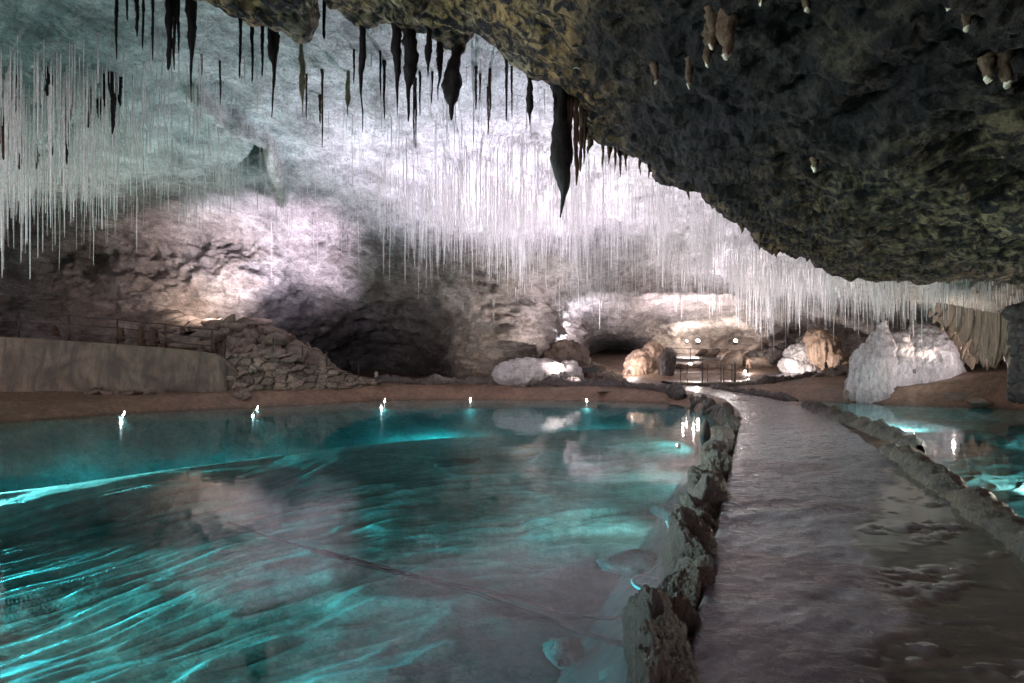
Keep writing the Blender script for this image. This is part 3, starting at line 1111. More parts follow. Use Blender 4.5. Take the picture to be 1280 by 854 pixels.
CB = [(-30, 22.0, .35), (-24, 24.0, .35), (-21.4, 24.9, .35), (-17, 25.7, .35), (-13.6, 26.4, .35), (-12.0, 26.9, .35)]
CT = [(-30.3, 22.4, 3.3), (-24.3, 24.4, 3.1), (-21.7, 25.3, 2.98), (-17.2, 26.1, 2.68), (-13.5, 26.9, 2.28), (-12.5, 27.3, 1.5)]
ruled('retaining_wall', CB, CT, 180, 40, .6, M['concrete'], cdisp, None, 'long stained grey concrete retaining wall at the left above the pool bank', 'wall')


def voro(p2, seed, sx, sy):
    """cell value, edge distance and height of a stone-wall pattern; p2 (n,2) metres"""
    q_ = p2 / np.array((sx, sy))
    i = np.floor(q_).astype(np.int64)
    f1 = np.full(len(q_), 9.0)
    f2 = np.full(len(q_), 9.0)
    idv = np.zeros(len(q_))
    for dx in (-1, 0, 1):
        for dy in (-1, 0, 1):
            cx, cy = i[:, 0] + dx, i[:, 1] + dy
            jx = _hash(cx, cy, cx * 0, seed)
            jy = _hash(cx, cy, cx * 0, seed + 1)
            pt = np.stack([cx + .15 + .7 * jx, cy + .15 + .7 * jy], 1)
            d_ = np.abs(q_ - pt)
            d_ = np.maximum(d_.max(1), .72 * d_.sum(1))
            idn = _hash(cx, cy, cx * 0, seed + 2)
            closer = d_ < f1
            f2 = np.where(closer, f1, np.minimum(f2, d_))
            idv = np.where(closer, idn, idv)
            f1 = np.where(closer, d_, f1)
    return idv, f2 - f1


def dry_d(fr):
    p = fr.reshape(-1, 3)
    wob = np.stack([.10 * fbm(p * 2, 3, seed=511), .08 * fbm(p * 2 + 5, 3, seed=512)], 1)
    idv, e = voro(p[:, [0, 2]] + 1.6 * wob, 77, .50, .30)
    return ((idv - .4) * .30 + .09 * sstep(0, .12, e) + .09 * fbm(p * 3.5, 4, .6, seed=513)).reshape(fr.shape[:2])


def dry_c(fr):
    p = fr.reshape(-1, 3)
    wob = np.stack([.10 * fbm(p * 2, 3, seed=511), .08 * fbm(p * 2 + 5, 3, seed=512)], 1)
    idv, e = voro(p[:, [0, 2]] + 1.6 * wob, 77, .50, .30)
    c = np.array((.16, .125, .095))[None] * (.55 + .8 * idv)[:, None] * (.35 + .65 * sstep(.02, .2, e))[:, None]
    return c


ruled('dry_stone_wall', [(-12.7, 26.7, .5), (-11, 27.6, .5), (-9.2, 28.8, .5), (-7.8, 30.2, .5), (-6.9, 31.4, .5)],
      [(-13.1, 27.4, 2.25), (-11.3, 28.3, 2.05), (-9.5, 29.4, 1.62), (-8.0, 30.6, 1.05), (-7.0, 31.6, .7)], 330, 90, 1.2, M['drywall'], dry_d, dry_c,
      'brown dry stone wall sloping down beside the concrete wall', 'wall')

# rubble mound behind the walls
def mound(name, cx, cy, rx, ry, h, base, seed, mat, label, cat, n=110, pw=1.0, rough=.18):
    a = np.linspace(0, 2 * np.pi, n, endpoint=False)
    r = np.linspace(0, 1, n // 2)
    rr_, aa = np.meshgrid(r, a, indexing='ij')
    x = cx + rx * rr_ * np.cos(aa)
    y = cy + ry * rr_ * np.sin(aa)
    z = base + h * (1 - rr_ ** 2) ** pw
    v = np.stack([x, y, z], -1).reshape(-1, 3)
    nn = fbm(v * 1.1, 5, .6, seed=seed)
    n2 = fbm(v * 2.2, 4, .6, seed=seed + 4, ridged=True)
    v[:, 2] += h * rough * (1.5 * nn + .8 * n2)
    v[:, 0] += .25 * fbm(v * 1.3 + 9, 3, seed=seed + 7)
    o = mesh_np(name, v, grid_faces(n // 2, n, wrap=True), mat)
    return tag(o, label, cat)


mound('rubble_mound', -14.2, 31.2, 6.3, 3.2, 3.3, .3, 601, M['rubble'], 'brown mound of broken rock behind the dry stone wall', 'mound', 150, 1.0, .13)
RUB = [(rock_vf((1, 1, 1), 640 + i, 3, 11, .05), i) for i in range(8)]
rub_me = []
for (v, f), i in RUB:
    o = mesh_np('rubble_rock', v, f, M['rubble'])
    rub_me.append(o.data)
    bpy.data.objects.remove(o)
rg = random.Random(5)
spots = []
for i in range(64):
    px = rg.uniform(205, 372)
    if px < 290:
        top = np.interp(px, [200, 270, 290], [404, 398, 394])
    else:
        top = np.interp(px, [290, 330, 372], [394, 402, 432])
    bot = np.interp(px, [205, 275, 372], [432, 442, 452])
    py = rg.uniform(top, bot)
    d = np.interp(py, [top, bot], [31.2, 28.4])
    spots.append((px, py, d))
spots.sort(key=lambda q_: -q_[2])
for i, (px, py, d) in enumerate(spots):
    p = W(px, py, d)
    o = bpy.data.objects.new('rubble_rock', rub_me[i % 8])
    sc_ = rg.choice((.34, .42, .5, .62, .8))
    o.location = p
    o.scale = (sc_ * rg.uniform(.8, 1.4), sc_ * rg.uniform(.7, 1.1), sc_ * rg.uniform(.35, .65))
    o.rotation_euler = (R(rg.uniform(-30, 30)), R(rg.uniform(-30, 30)), R(rg.uniform(0, 360)))
    link(o)
    tag(o, 'angular brown rock slab tumbled on the rubble mound above the dry stone wall', 'rock', 'broken rocks on the rubble mound')


# rails on the retaining wall and down the slope
def railing(name, pts, hgt, rails, label, prad=.022, rrad=.018, extra=None):
    root = empty(name, pts[0])
    tag(root, label, 'railing')
    base = np.array(pts[0])
    for i, p in enumerate(pts):
        p = np.array(p)
        v, f = tube_vf([p - base - np.array((0, 0, .1)), p - base + np.array((0, 0, hgt + .02))], prad, 8)
        poly_mesh('post', v, f, M['iron'], root)
    for h in rails:
        line = [np.array(p) - base + np.array((0, 0, h)) for p in pts]
        dense = []
        for a, c in zip(line[:-1], line[1:]):
            for t in np.linspace(0, 1, 6, endpoint=False):
                sag = -.03 * math.sin(math.pi * t)
                dense.append(a + (c - a) * t + np.array((0, 0, sag)))
        dense.append(line[-1])
        v, f = tube_vf(dense, rrad, 6)
        poly_mesh('rail', v, f, M['iron'], root)
    return root


top_line = smooth_line([(-30.3, 22.7, 3.26), (-24.3, 24.7, 3.06), (-21.7, 25.6, 2.94), (-17.2, 26.4, 2.64), (-13.6, 27.2, 2.24)], 10)
railing('railing', [tuple(p) for p in top_line], 1.12, (.38, .75, 1.12), 'rusty iron railing along the top of the concrete wall', .034, .026)
railing('railing', [(-13.2, 27.6, 2.15), (-11.3, 28.4, 1.98), (-10.2, 29.2, 1.65), (-9.2, 29.8, 1.4), (-7.9, 30.9, .95)], 1.0, (.98,),
        'thin dark railing stepping down over the dry stone wall', .03, .012)

# junk and short stalagmites behind the railing
rg = random.Random(15)
for i in range(5):
    px = rg.uniform(45, 195)
    p = W(px, 412 + (px - 45) * .06, rg.uniform(27.3, 28.6))
    hgt = rg.uniform(.25, .5)
    zz = np.linspace(0, 1, 14)
    r_ = .16 * (1 - zz) ** .7 * (1 + .25 * np.sin(zz * 21 + i)) + .05
    v, f = tube_vf(np.stack([.03 * np.sin(zz * 4 + i), zz * 0, zz * hgt * 2 - hgt], 1), r_, 12)
    o = poly_mesh('stalagmite', v, f, M['brownstal'], None)
    o.location = p
    tag(o, 'short rust brown stalagmite standing behind the iron railing', 'stalagmite', 'stalagmites behind the railing')


# ------------------------------------------------------------------ blobs of flowstone and boulders (voxel-merged, then fluted)
def blob(name, ells, voxel, mat, label, cat, seed=1, flute=.0, rough=.08, freq=1.2, group=None):
    bm = bmesh.new()
    for (c, r, rz) in ells:
        m4 = Matrix.Translation(Vector(c)) @ Matrix.Rotation(rz, 4, 'Z') @ Matrix.Diagonal((*r, 1))
        bmesh.ops.create_icosphere(bm, subdivisions=4, radius=1, matrix=m4)
    me = bpy.data.meshes.new('tmp')
    bm.to_mesh(me)
    bm.free()
    o = link(bpy.data.objects.new('tmp', me))
    md = o.modifiers.new('r', 'REMESH')
    md.mode = 'VOXEL'
    md.voxel_size = voxel
    sm = o.modifiers.new('s', 'SMOOTH')
    sm.iterations = 10
    sm.factor = .5
    dg = bpy.context.evaluated_depsgraph_get()
    ev = o.evaluated_get(dg)
    m2 = bpy.data.meshes.new_from_object(ev)
    bpy.data.objects.remove(o)
    n = len(m2.vertices)
    co = np.empty(n * 3, np.float32)
    no = np.empty(n * 3, np.float32)
    m2.vertices.foreach_get('co', co)
    m2.vertices.foreach_get('normal', no)
    co = co.reshape(-1, 3).astype(float)
    no = no.reshape(-1, 3)
    d_ = rough * fbm(co * freq, 5, .55, seed=seed) * 2 + rough * .6 * fbm(co * freq * 2.2, 4, .55, seed=seed + 3, ridged=True)
    if flute:
        qf = co * np.array((3.2, 3.2, .32))
        side = 1 - np.abs(no[:, 2])
        d_ = d_ + flute * fbm(qf, 4, .55, seed=seed + 8, ridged=True) * (.3 + .7 * side)
    co = co + no * d_[:, None]
    m2.vertices.foreach_set('co', co.astype(np.float32).ravel())
    m2.polygons.foreach_set("use_smooth", np.ones(len(m2.polygons), dtype=bool))
    m2.name = name
    m2.materials.clear()
    m2.materials.append(mat)
    m2.update()
    ob = link(bpy.data.objects.new(name, m2))
    return tag(ob, label, cat, group)


def Ew(px, py, d, r, rz=0):
    return (tuple(W(px, py, d)), r, rz)


# pale dome on the right bank
def stack(rows, d, n=26, depth=.9):
    """ellipsoids piled along (px, height, radius) rows"""
    px_, z_, r_ = (np.array(c, float) for c in zip(*rows))
    out = []
    for z in np.linspace(z_[0], z_[-1], n):
        r = float(np.interp(z, z_, r_))
        x = (float(np.interp(z, z_, px_)) - CX) / F * d
        out.append(((x, d, z), (r, r * depth, max(.22, min(r, .35))), 0))
    return out


blob('flowstone', stack([(1146, -.1, 1.95), (1146, .8, 1.9), (1147, 1.6, 1.72), (1148, 2.3, 1.6), (1150, 2.8, 1.35), (1152, 3.15, 1.0), (1153, 3.35, .6)], 29.6)
     + stack([(1092, -.2, 1.05), (1088, .5, .95), (1089, 1.2, .85), (1091, 1.9, .82), (1096, 2.5, .66), (1101, 2.95, .42), (1104, 3.3, .2), (1106, 3.7, .06)], 28.5)
     + stack([(1118, -.1, 1.2), (1116, .9, 1.0), (1116, 1.7, .95), (1117, 2.5, .75), (1117, 2.95, .5)], 29.0) + stack([(1180, -.1, .8), (1182, 1.0, .7), (1184, 1.9, .45)], 29.4),
     .07, M['pale'], 'large white flowstone dome with a pointed tip on the right bank', 'flowstone', 31, .24, .09, 1.5)
blob('flowstone', [Ew(1000, 447, 41, (1.0, .9, .95)), Ew(990, 456, 40.6, (.7, .7, .7)), Ew(1012, 438, 41.2, (.75, .8, .7)), Ew(1004, 463, 40.4, (1.15, .8, .5))], .08, M['pale'], 'round white flowstone boulder beyond the bend of the winding path', 'flowstone', 32, .16, .12, 1.4)
blob('flowstone', [Ew(1030, 440, 40, (.9, .8, 1.3)), Ew(1042, 452, 39.6, (.7, .7, .9)), Ew(1022, 425, 40.4, (.7, .7, .7)), Ew(1050, 462, 39.4, (.9, .7, .6))], .08, M['warmcalc'], 'orange fluted flowstone between the white boulder and the white dome', 'flowstone', 33, .26, .1, 1.3)
blob('boulder', [Ew(662, 466, 33.6, (1.75, 1.0, .75)), Ew(648, 472, 33.2, (1.3, .9, .6)), Ew(682, 468, 33.8, (1.0, .9, .75)), Ew(632, 472, 33.8, (.8, .8, .6))], .08, M['boulder'], 'wide pale grey boulder on the far bank of the left pool', 'boulder', 34, .05, .16, 1.3)
blob('boulder', [Ew(712, 468, 35.4, (.75, .7, .75)), Ew(704, 476, 35.2, (.6, .6, .5))], .08, M['boulder'], 'small grey boulder right of the wide pale boulder', 'boulder', 35, .05, .15, 1.6)
blob('rock_pile', [Ew(705, 452, 39, (1.6, 1.2, 1.3)), Ew(730, 468, 40, (1.5, 1.2, .8)), Ew(690, 460, 38.4, (1.1, 1.0, 1.1)), Ew(750, 478, 40, (1.8, 1.2, .6))], .09, M['rubble'], 'rough brown rock pile left of the small dark cave mouth', 'rock pile', 36, 0, .2, 1.5)
blob('flowstone', [Ew(800, 458, 45, (1.0, .9, 1.15)), Ew(815, 452, 45.4, (.95, .9, 1.4)), Ew(793, 468, 44.6, (.75, .7, .7)), Ew(822, 470, 45, (.9, .8, .8))], .09, M['warmcalc'], 'lit orange flowstone pillar right of the small dark cave mouth', 'flowstone', 37, .28, .14, 1.3)
blob('shadow_pillar', [Ew(832, 462, 43.6, (.5, .5, 1.3)), Ew(836, 448, 43.8, (.55, .5, .8))], .08, M['darkrock'], 'narrow dark pillar added for the shadow gap right of the lit orange flowstone', 'rock', 38, .1, .1, 1.5)  # dark mass added where only a shadow gap lies
blob('boulder', [Ew(975, 448, 47, (1.3, 1.0, .8)), Ew(955, 446, 48, (1.1, .9, .6)), Ew(985, 438, 47, (.7, .7, .6))], .09, M['darkrock'], 'dark broken boulder left of the round white flowstone', 'boulder', 39, 0, .2, 1.5)
blob('dark_column', [Ew(1287, 395 + 11 * i, 21.6, (.36 + .16 * abs(math.sin(i * 1.9)), .4, .3)) for i in range(10)] + [Ew(1292, 390, 21.8, (.75, .6, .4)), Ew(1296, 488, 21.4, (.7, .6, .4))], .05, M['darkrock'],
     'dark rock column at the right edge above the mud bank', 'column', 40, .24, .12, 1.8)
for i, (px, py, d, sz, lab) in enumerate([(1196, 496, 26.3, (.5, .4, .35), 'pale mud coated rock on the right bank below the orange drapery'),
                                          (1226, 502, 25.0, (.45, .35, .22), 'small flat dark rock at the waterline of the right pool'),
                                          (1056, 497, 27.9, (.14, .14, .34), 'small upright brown stone at the foot of the white dome'),
                                          (760, 489, 31.0, (.9, .6, .14), 'flat brown rock slab on the mud of the far bank')]):
    p = W(px, py, d)
    rock('bank_rock', p, sz, 700 + i, M['rubble'], (0, 0, .4 * i), 4, lab, 'rock')
rg = random.Random(123)
for i in range(46):
    px, py, d = rg.choice(((rg.uniform(690, 765), rg.uniform(470, 481), 38.5), (rg.uniform(945, 992), rg.uniform(443, 452), 47), (rg.uniform(840, 950), rg.uniform(455, 463), 47), (rg.uniform(870, 990), rg.uniform(438, 447), 53.5), (rg.uniform(1018, 1062), rg.uniform(462, 474), 36.5)))
    p = W(px, py, d)
    gz_ = gh(p[0], p[1])
    sc_ = rg.choice((.25, .35, .5, .7)) * (1.25 if d > 45 else .8)
    o = bpy.data.objects.new('cave_rock', rub_me[i % 8])
    o.location = (p[0], p[1], gz_ + sc_ * .25)
    o.scale = (sc_ * 1.2, sc_, sc_ * rg.uniform(.55, .9))
    o.rotation_euler = (R(rg.uniform(-25, 25)), R(rg.uniform(-25, 25)), rg.uniform(0, 6))
    link(o)
    tag(o, 'rough brown rock lying on the floor of the far chamber beside the winding path', 'rock', 'rocks on the floor of the far chamber')
# scattered stones along the foot of the retaining wall
rg = random.Random(88)
for i in range(16):
    px = rg.choice((rg.uniform(115, 175), rg.uniform(180, 205), rg.uniform(280, 300)))
    x = (px - CX) / F * 25.3
    y = 25.0 + rg.uniform(-.5, .3) + max(0, (px - 200)) * .015
    zz = gh(x, y)
    o = bpy.data.objects.new('bank_stone', rub_me[i % 8])
    sc_ = rg.uniform(.12, .3)
    o.location = (x, y, zz + sc_ * .15)
    o.scale = (sc_ * 1.3, sc_, sc_ * .55)
    o.rotation_euler = (R(rg.uniform(-25, 25)), R(rg.uniform(-25, 25)), rg.uniform(0, 6))
    link(o)
    tag(o, 'small broken stone lying on the mud at the foot of the concrete wall', 'stone', 'stones at the foot of the concrete wall')

# fringe of orange drapery under the low ceiling on the right
def drapery(name, pts, seed, label, mat, length, n=240, rows=46):
    root = np.array([W(*p) for p in pts])
    c = smooth_line(root, n)
    t = np.linspace(0, 1, n)
    rag = np.abs(vnoise(np.stack([t * 30, t * 0, t * 0], 1), seed)) * .5 + np.abs(vnoise(np.stack([t * 85, t * 0, t * 0 + 3], 1), seed)) * .5
    Ls = np.interp(t, np.linspace(0, 1, len(length)), length) * (.55 + .8 * rag)
    a = np.linspace(0, 1, rows)
    fold = .24 * np.sin(t * 60 + 2 * vnoise(np.stack([t * 9, t * 0, t * 0], 1), seed + 1)) + .12 * np.sin(t * 150)
    v = c[None] + np.stack([0 * a[:, None] * t[None], (fold[None] * (.4 + .6 * a[:, None])), -(a[:, None] * Ls[None])], -1)
    v[..., 1] += .5 * (a[:, None] ** 2)
    back = v[::-1] + np.array((0, .09, .0))
    back[0] = v[-1] + np.array((0, .03, 0))
    g = np.concatenate([v, back], 0)
    o = mesh_np(name, g.reshape(-1, 3), grid_faces(rows * 2, n), mat)
    return tag(o, label, 'drapery')


drapery('flowstone_drapery', [(1172, 378, 26.5), (1195, 382, 25.5), (1225, 388, 24.5), (1250, 392, 23.6), (1290, 396, 22.6)], 811, 'orange brown fluted drapery hanging from the low ceiling at the right', M['warmcalc'], [.4, 1.2, 1.9, 2.3, 2.3])
drapery('flowstone_drapery', [(1190, 405, 28.5), (1200, 408, 28.2), (1225, 412, 27.4), (1260, 416, 26.4)], 812, 'pale orange drapery behind, touching the right side of the white dome', M['warmcalc'], [1.0, 1.6, 1.8, 1.7])


# ------------------------------------------------------------------ straws
def straw_vf(p, L, r, sides=5, seed=0):
    rg_ = random.Random(seed)
    n = 4
    t = np.linspace(0, 1, n)
    bx, by = rg_.uniform(-1, 1) * .012 * L, rg_.uniform(-1, 1) * .012 * L
    path = np.stack([p[0] + bx * t ** 2, p[1] + by * t ** 2, p[2] - L * t], 1)
    rad = r * np.array((1.35, 1.0, .9, .55))
    th = np.linspace(0, 2 * np.pi, sides, endpoint=False)
    v = path[:, None] + np.stack([np.cos(th), np.sin(th), 0 * th], 1)[None] * rad[:, None, None]
    return v.reshape(-1, 3)


# density of the straw curtains, as patches of ceiling: (px0, px1, py0, py1, number, min length, max length, zone)
PATCH = [(-60, 60, 70, 235, 420, .9, 3.4, 'left'), (30, 150, 80, 235, 380, .7, 2.9, 'left'), (-60, 260, 30, 130, 60, .3, 1.2, 'leftmid'), (130, 260, 60, 190, 110, .5, 1.6, 'leftmid'), (190, 300, 165, 245, 150, .6, 1.5, 'leftmid'),
         (150, 300, 190, 258, 110, .4, 1.3, 'leftmid'),
         (300, 480, 175, 262, 90, .4, 1.5, 'mid'), (480, 720, 185, 275, 800, .9, 3.3, 'centre'), (560, 720, 215, 292, 620, .8, 2.6, 'centre'), (700, 920, 215, 300, 850, .7, 2.4, 'centre'), (600, 760, 290, 320, 130, .6, 1.8, 'centre'), (760, 960, 285, 330, 520, .6, 2.3, 'right'),
         (900, 1060, 318, 350, 650, .7, 2.4, 'right'), (1040, 1190, 343, 372, 560, .6, 1.7, 'right'), (820, 1050, 340, 372, 300, .7, 2.4, 'right'), (1120, 1290, 352, 378, 220, .25, .7, 'fringe'), (660, 800, 330, 372, 120, .5, 1.6, 'right'), (360, 700, 80, 190, 90, .4, 1.4, 'mid')]
cand = []
rg = random.Random(77)
for (x0, x1, y0, y1, n, l0, l1, zone) in PATCH:
    got = 0
    tries = 0
    while got < n and tries < n * 6:
        tries += 1
        px = rg.gauss((x0 + x1) / 2, (x1 - x0) * .36)
        py = rg.gauss((y0 + y1) / 2, (y1 - y0) * .34)
        if py > y1 + 12 or py < 38:
            continue
        c = vnoise(np.array([[px * .035, py * .03, 2.0]]), 5)[0] + .5 * vnoise(np.array([[px * .12, py * .06, 5.0]]), 6)[0]
        if c < rg.uniform(-.8, .6):
            continue
        p = on_shell(px, py)
        L = (l0 + (l1 - l0) * rg.random() ** 1.5) * (.5 + .7 * rg.random()) * (1 + .45 * c)
        p = p + np.array((rg.uniform(-.05, .05), rg.uniform(-.05, .05), .12))
        r = (.006 + .012 * rg.random() ** 2.0) * (1.25 if zone == 'left' and rg.random() < .4 else 1)
        cand.append((p, L + .12, r, zone))
        got += 1


def shows(cn):
    p, L, r, zone = cn
    d = p[1]
    u = p[0] / d
    if abs(u) > .86:
        return 0
    top = (p[2] - EYE) / d
    if top > .62:
        L_vis = max(0, .6 * d - (p[2] - L - EYE))
        L = min(L, L_vis)
    return L * r / d ** 2


order = sorted(range(len(cand)), key=lambda i: -shows(cand[i]))
chosen = set()
quota = {'left': 110, 'leftmid': 30, 'mid': 12, 'centre': 80, 'right': 60, 'fringe': 0}
for i in order:
    z = cand[i][3]
    if quota[z] > 0 and shows(cand[i]) > 0:
        quota[z] -= 1
        chosen.add(i)
protos = []
for k in range(6):
    v = straw_vf((0, 0, 0), 1.0, 1.0, 7, k)
    path_bend = v.copy()
    path_bend[:, 2] = v[:, 2]
    # bend is in units of length; undo the radius scale later by separate xy scale
    th = np.linspace(0, 2 * np.pi, 7, endpoint=False)
    t = np.linspace(0, 1, 9)
    rad = 1.0 + .35 * np.exp(-t * 9) - .25 * t - .3 * (t > .97) + .06 * np.sin(t * 25 + k)
    vv = np.stack([np.cos(th)[None] * rad[:, None] + .25 * np.sin(t * 3 + k)[:, None], np.sin(th)[None] * rad[:, None], -np.repeat(t[:, None], 7, 1)], -1).reshape(-1, 3)
    vv = np.vstack([vv, [.25 * math.sin(3 + k), 0, -1.002]])
    f = [tuple(x) for x in grid_faces(9, 7, wrap=True)] + [(63, 56 + j, 56 + (j + 1) % 7) for j in range(7)]
    me = bpy.data.meshes.new('soda_straw')
    me.from_pydata([tuple(x) for x in vv], [], f)
    me.polygons.foreach_set("use_smooth", np.ones(len(me.polygons), dtype=bool))
    me.materials.append(M['straw'])
    protos.append(me)
LAB = {'left': ('long thin cream straw stalactite in the dense curtain at the left edge', 'straws of the left curtain'),
       'leftmid': ('short thin pale straw stalactite right of the left curtain, before the triangular hollow', 'straws between the left curtain and the hollow'),
       'mid': ('lone thin pale straw between the triangular hollow and the bright central curtain', 'lone straws between hollow and central curtain'),
       'centre': ('thin white straw stalactite in the bright curtain at the centre of the ceiling', 'straws of the bright central curtain'),
       'right': ('thin white straw stalactite in the long curtain above the far chamber and white dome', 'straws of the far right curtain')}
vs, fs, nb = [], [], 0
ff = grid_faces(4, 5, wrap=True)
for i, (p, L, r, zone) in enumerate(cand):
    if i in chosen:
        o = bpy.data.objects.new('soda_straw', protos[i % 6])
        o.location = p
        o.scale = (r, r, L)
        o.rotation_euler = (0, 0, (i * 1.7) % 6.28)
        link(o)
        tag(o, LAB[zone][0], 'straw stalactite', LAB[zone][1])
    else:
        v = straw_vf(p, L, r, 5, i)
        vs.append(v)
        fs.append(ff + nb)
        nb += len(v)
o = mesh_np('straw_field', np.vstack(vs), np.vstack(fs), M['straw'])
tag(o, 'countless smaller white straw stalactites covering the cave ceiling', 'straw stalactites', None, 'stuff')


# ------------------------------------------------------------------ dark stalactites
def stal(px, ytop, ybot, w, shape, mat, label, group=None, surf='shell', tip=None, name='stalactite', lean=0.0, cat='stalactite'):
    p = on_shell(px, ytop) if surf == 'shell' else on_over(px, ytop)
    d = p[1]
    top = p + np.array((0, 0, .15))
    zb = EYE + (HY - ybot) / F * d
    L = max(top[2] - zb, .12)
    n = 34
    t = np.linspace(0, 1, n)
    rw_ = w * d / F / 2
    if shape == 'thin':
        prof = .9 * (1 - t) ** .45 + .12 + .7 * np.exp(-t * 22)
    elif shape == 'fat':            # bulging blade, then a thin drip
        prof = np.interp(t, [0, .08, .3, .5, .58, .66, .85, 1], [1.35, .95, 1.0, .82, .5, .28, .2, .07])
    elif shape == 'club':
        prof = np.interp(t, [0, .15, .4, .62, .72, .82, 1], [.95, .6, .8, 1.0, .75, .3, .08])
    elif shape == 'stub':
        prof = np.interp(t, [0, .2, .6, .9, 1], [1.5, 1.0, .7, .5, .2])
    else:                           # cone
        prof = np.interp(t, [0, .2, .6, 1], [1.15, .9, .55, .1])
    sd = int(px * 7 + ybot)
    prof = prof * (1 + .22 * vnoise(np.stack([t * 9, t * 0 + sd, t * 0], 1), 3) + .12 * vnoise(np.stack([t * 25, t * 0 + sd, t * 0], 1), 4))
    bx = rw_ * (.5 * vnoise(np.stack([t * 3, t * 0 + sd, t * 0], 1), 8) + lean * t)
    path = np.stack([top[0] + bx, np.full(n, top[1]), top[2] - L * t], 1)
    v, f = tube_vf(path, rw_ * prof, 14)
    body = v[:n * 14]
    cc = np.repeat(path, 14, 0)
    nz = fbm(body * np.array((6, 6, 2.6)) / max(rw_ * 6, .22), 4, .6, seed=sd)
    v[:n * 14] = cc + (body - cc) * (1 + .65 * nz)[:, None]
    loc = tuple(top)
    o = poly_mesh(name, v, f, mat, None, True, None, loc)
    tag(o, label, cat, group)
    if tip:
        pt = path[-1] - top
        rv, rf = rock_vf((rw_ * tip, rw_ * tip, rw_ * tip * 1.25), sd, 3, 10, .05)
        mesh_np('tip', rv + pt + np.array((0, 0, rw_ * .25)), rf, M['tip'], o)
    return o


BK, BN, OL = M['blackstal'], M['brownstal'], M['olivestal']
gt = 'thin black stalactites at the top left'
for px, b_, w in [(146, 75, 4.5), (158, 26, 4), (170, 46, 6), (177, 62, 4), (190, 76, 4), (222, 66, 5), (218, 88, 5)]:
    stal(px, -25, b_, w, 'thin', BK, 'thin black stalactite in the cluster at the top left of the ceiling', gt)
stal(210, -25, 88, 10, 'thin', BK, 'thick ragged black stalactite at the left of the twin pair top left')
stal(237, -30, 128, 12, 'fat', BK, 'long black stalactite with thin drip, at the right of the twin pair top left')
for px, t_, b_, w in [(301, 5, 98, 5), (316, 18, 104, 5), (327, 8, 96, 5)]:
    stal(px, t_, b_, w, 'thin', BK, 'thin black stalactite left beside the long blade above the triangular hollow', 'thin black stalactites above the hollow')
stal(339, -12, 147, 13, 'fat', BK, 'longest black blade stalactite hanging above the triangular hollow')
stal(405, -40, 49, 7, 'thin', BK, 'lone black stalactite at the top between the two olive rock lumps')
stal(378, 45, 145, 8, 'club', OL, 'olive club shaped stalactite right of the longest black blade')
stal(435, 88, 145, 7, 'club', OL, 'short olive stalactite left of the leaf shaped black group')
stal(452, 36, 166, 8, 'fat', BK, 'slim black stalactite with long drip at the left of the central black group', None, 'over')
stal(495, 40, 142, 12, 'fat', BK, 'black blade stalactite left next to the broadest central blade', None, 'over')
stal(511, 36, 152, 20, 'fat', BK, 'broadest leaf shaped black stalactite in the central group', None, 'over')
stal(535, 36, 97, 10, 'club', BK, 'short black stalactite right next to the broadest central blade', None, 'over')
stal(548, 55, 126, 9, 'fat', BK, 'narrow black stalactite between the short one and the heavy hooked one', None, 'over')
stal(570, 62, 150, 24, 'club', BK, 'heavy hooked black stalactite at the right end of the central group', None, 'over', lean=-.7)
stal(667, 86, 156, 10, 'club', BK, 'lone black club stalactite between the central group and the dark overhang', None, 'over')
gm = 'thin dark stalactites around the central black group'
for px, t_, b_, w in [(443, 60, 105, 3), (474, 62, 122, 3), (480, 72, 150, 4), (518, 95, 186, 3), (521, 100, 188, 3), (525, 90, 145, 3), (541, 90, 130, 3)]:
    stal(px, t_, b_, w, 'thin', BK, 'thin dark straw stalactite hanging among the central black group', gm)
gr = 'thin dark stalactites right of the heavy hooked one'
for px, t_, b_, w in [(594, 84, 138, 4), (600, 95, 125, 3), (612, 90, 152, 4), (609, 110, 170, 3), (632, 76, 152, 4), (641, 84, 148, 3)]:
    stal(px, t_, b_, w, 'thin', BN, 'thin dark stalactite between the heavy hooked one and the lone club', gr)
gl_ = 'dark stalactites in the left straw curtain'
for px, t_, b_, w in [(3, 130, 200, 6), (18, 90, 142, 4), (22, 150, 212, 6), (28, 165, 205, 4), (46, 180, 212, 4), (60, 85, 120, 6), (83, 118, 206, 4), (88, 110, 150, 4), (110, 110, 160, 5), (131, 90, 134, 4), (140, 88, 168, 5), (150, 95, 133, 4),
                      (62, 140, 195, 4), (78, 200, 233, 3), (122, 120, 150, 4)]:
    stal(px, t_, b_, w * 1.5, 'thin', rg.choice((BK, BK, BN)), 'thin dark brown stalactite among the pale straws of the left curtain', gl_)
for px, t_, b_, w in [(275, 75, 132, 3), (252, 70, 95, 3), (383, 90, 150, 3), (402, 85, 185, 3), (399, 120, 155, 4)]:
    stal(px, t_, b_, w, 'thin', BN, 'thin brown stalactite near the triangular hollow at upper left', 'thin brown stalactites near the hollow')
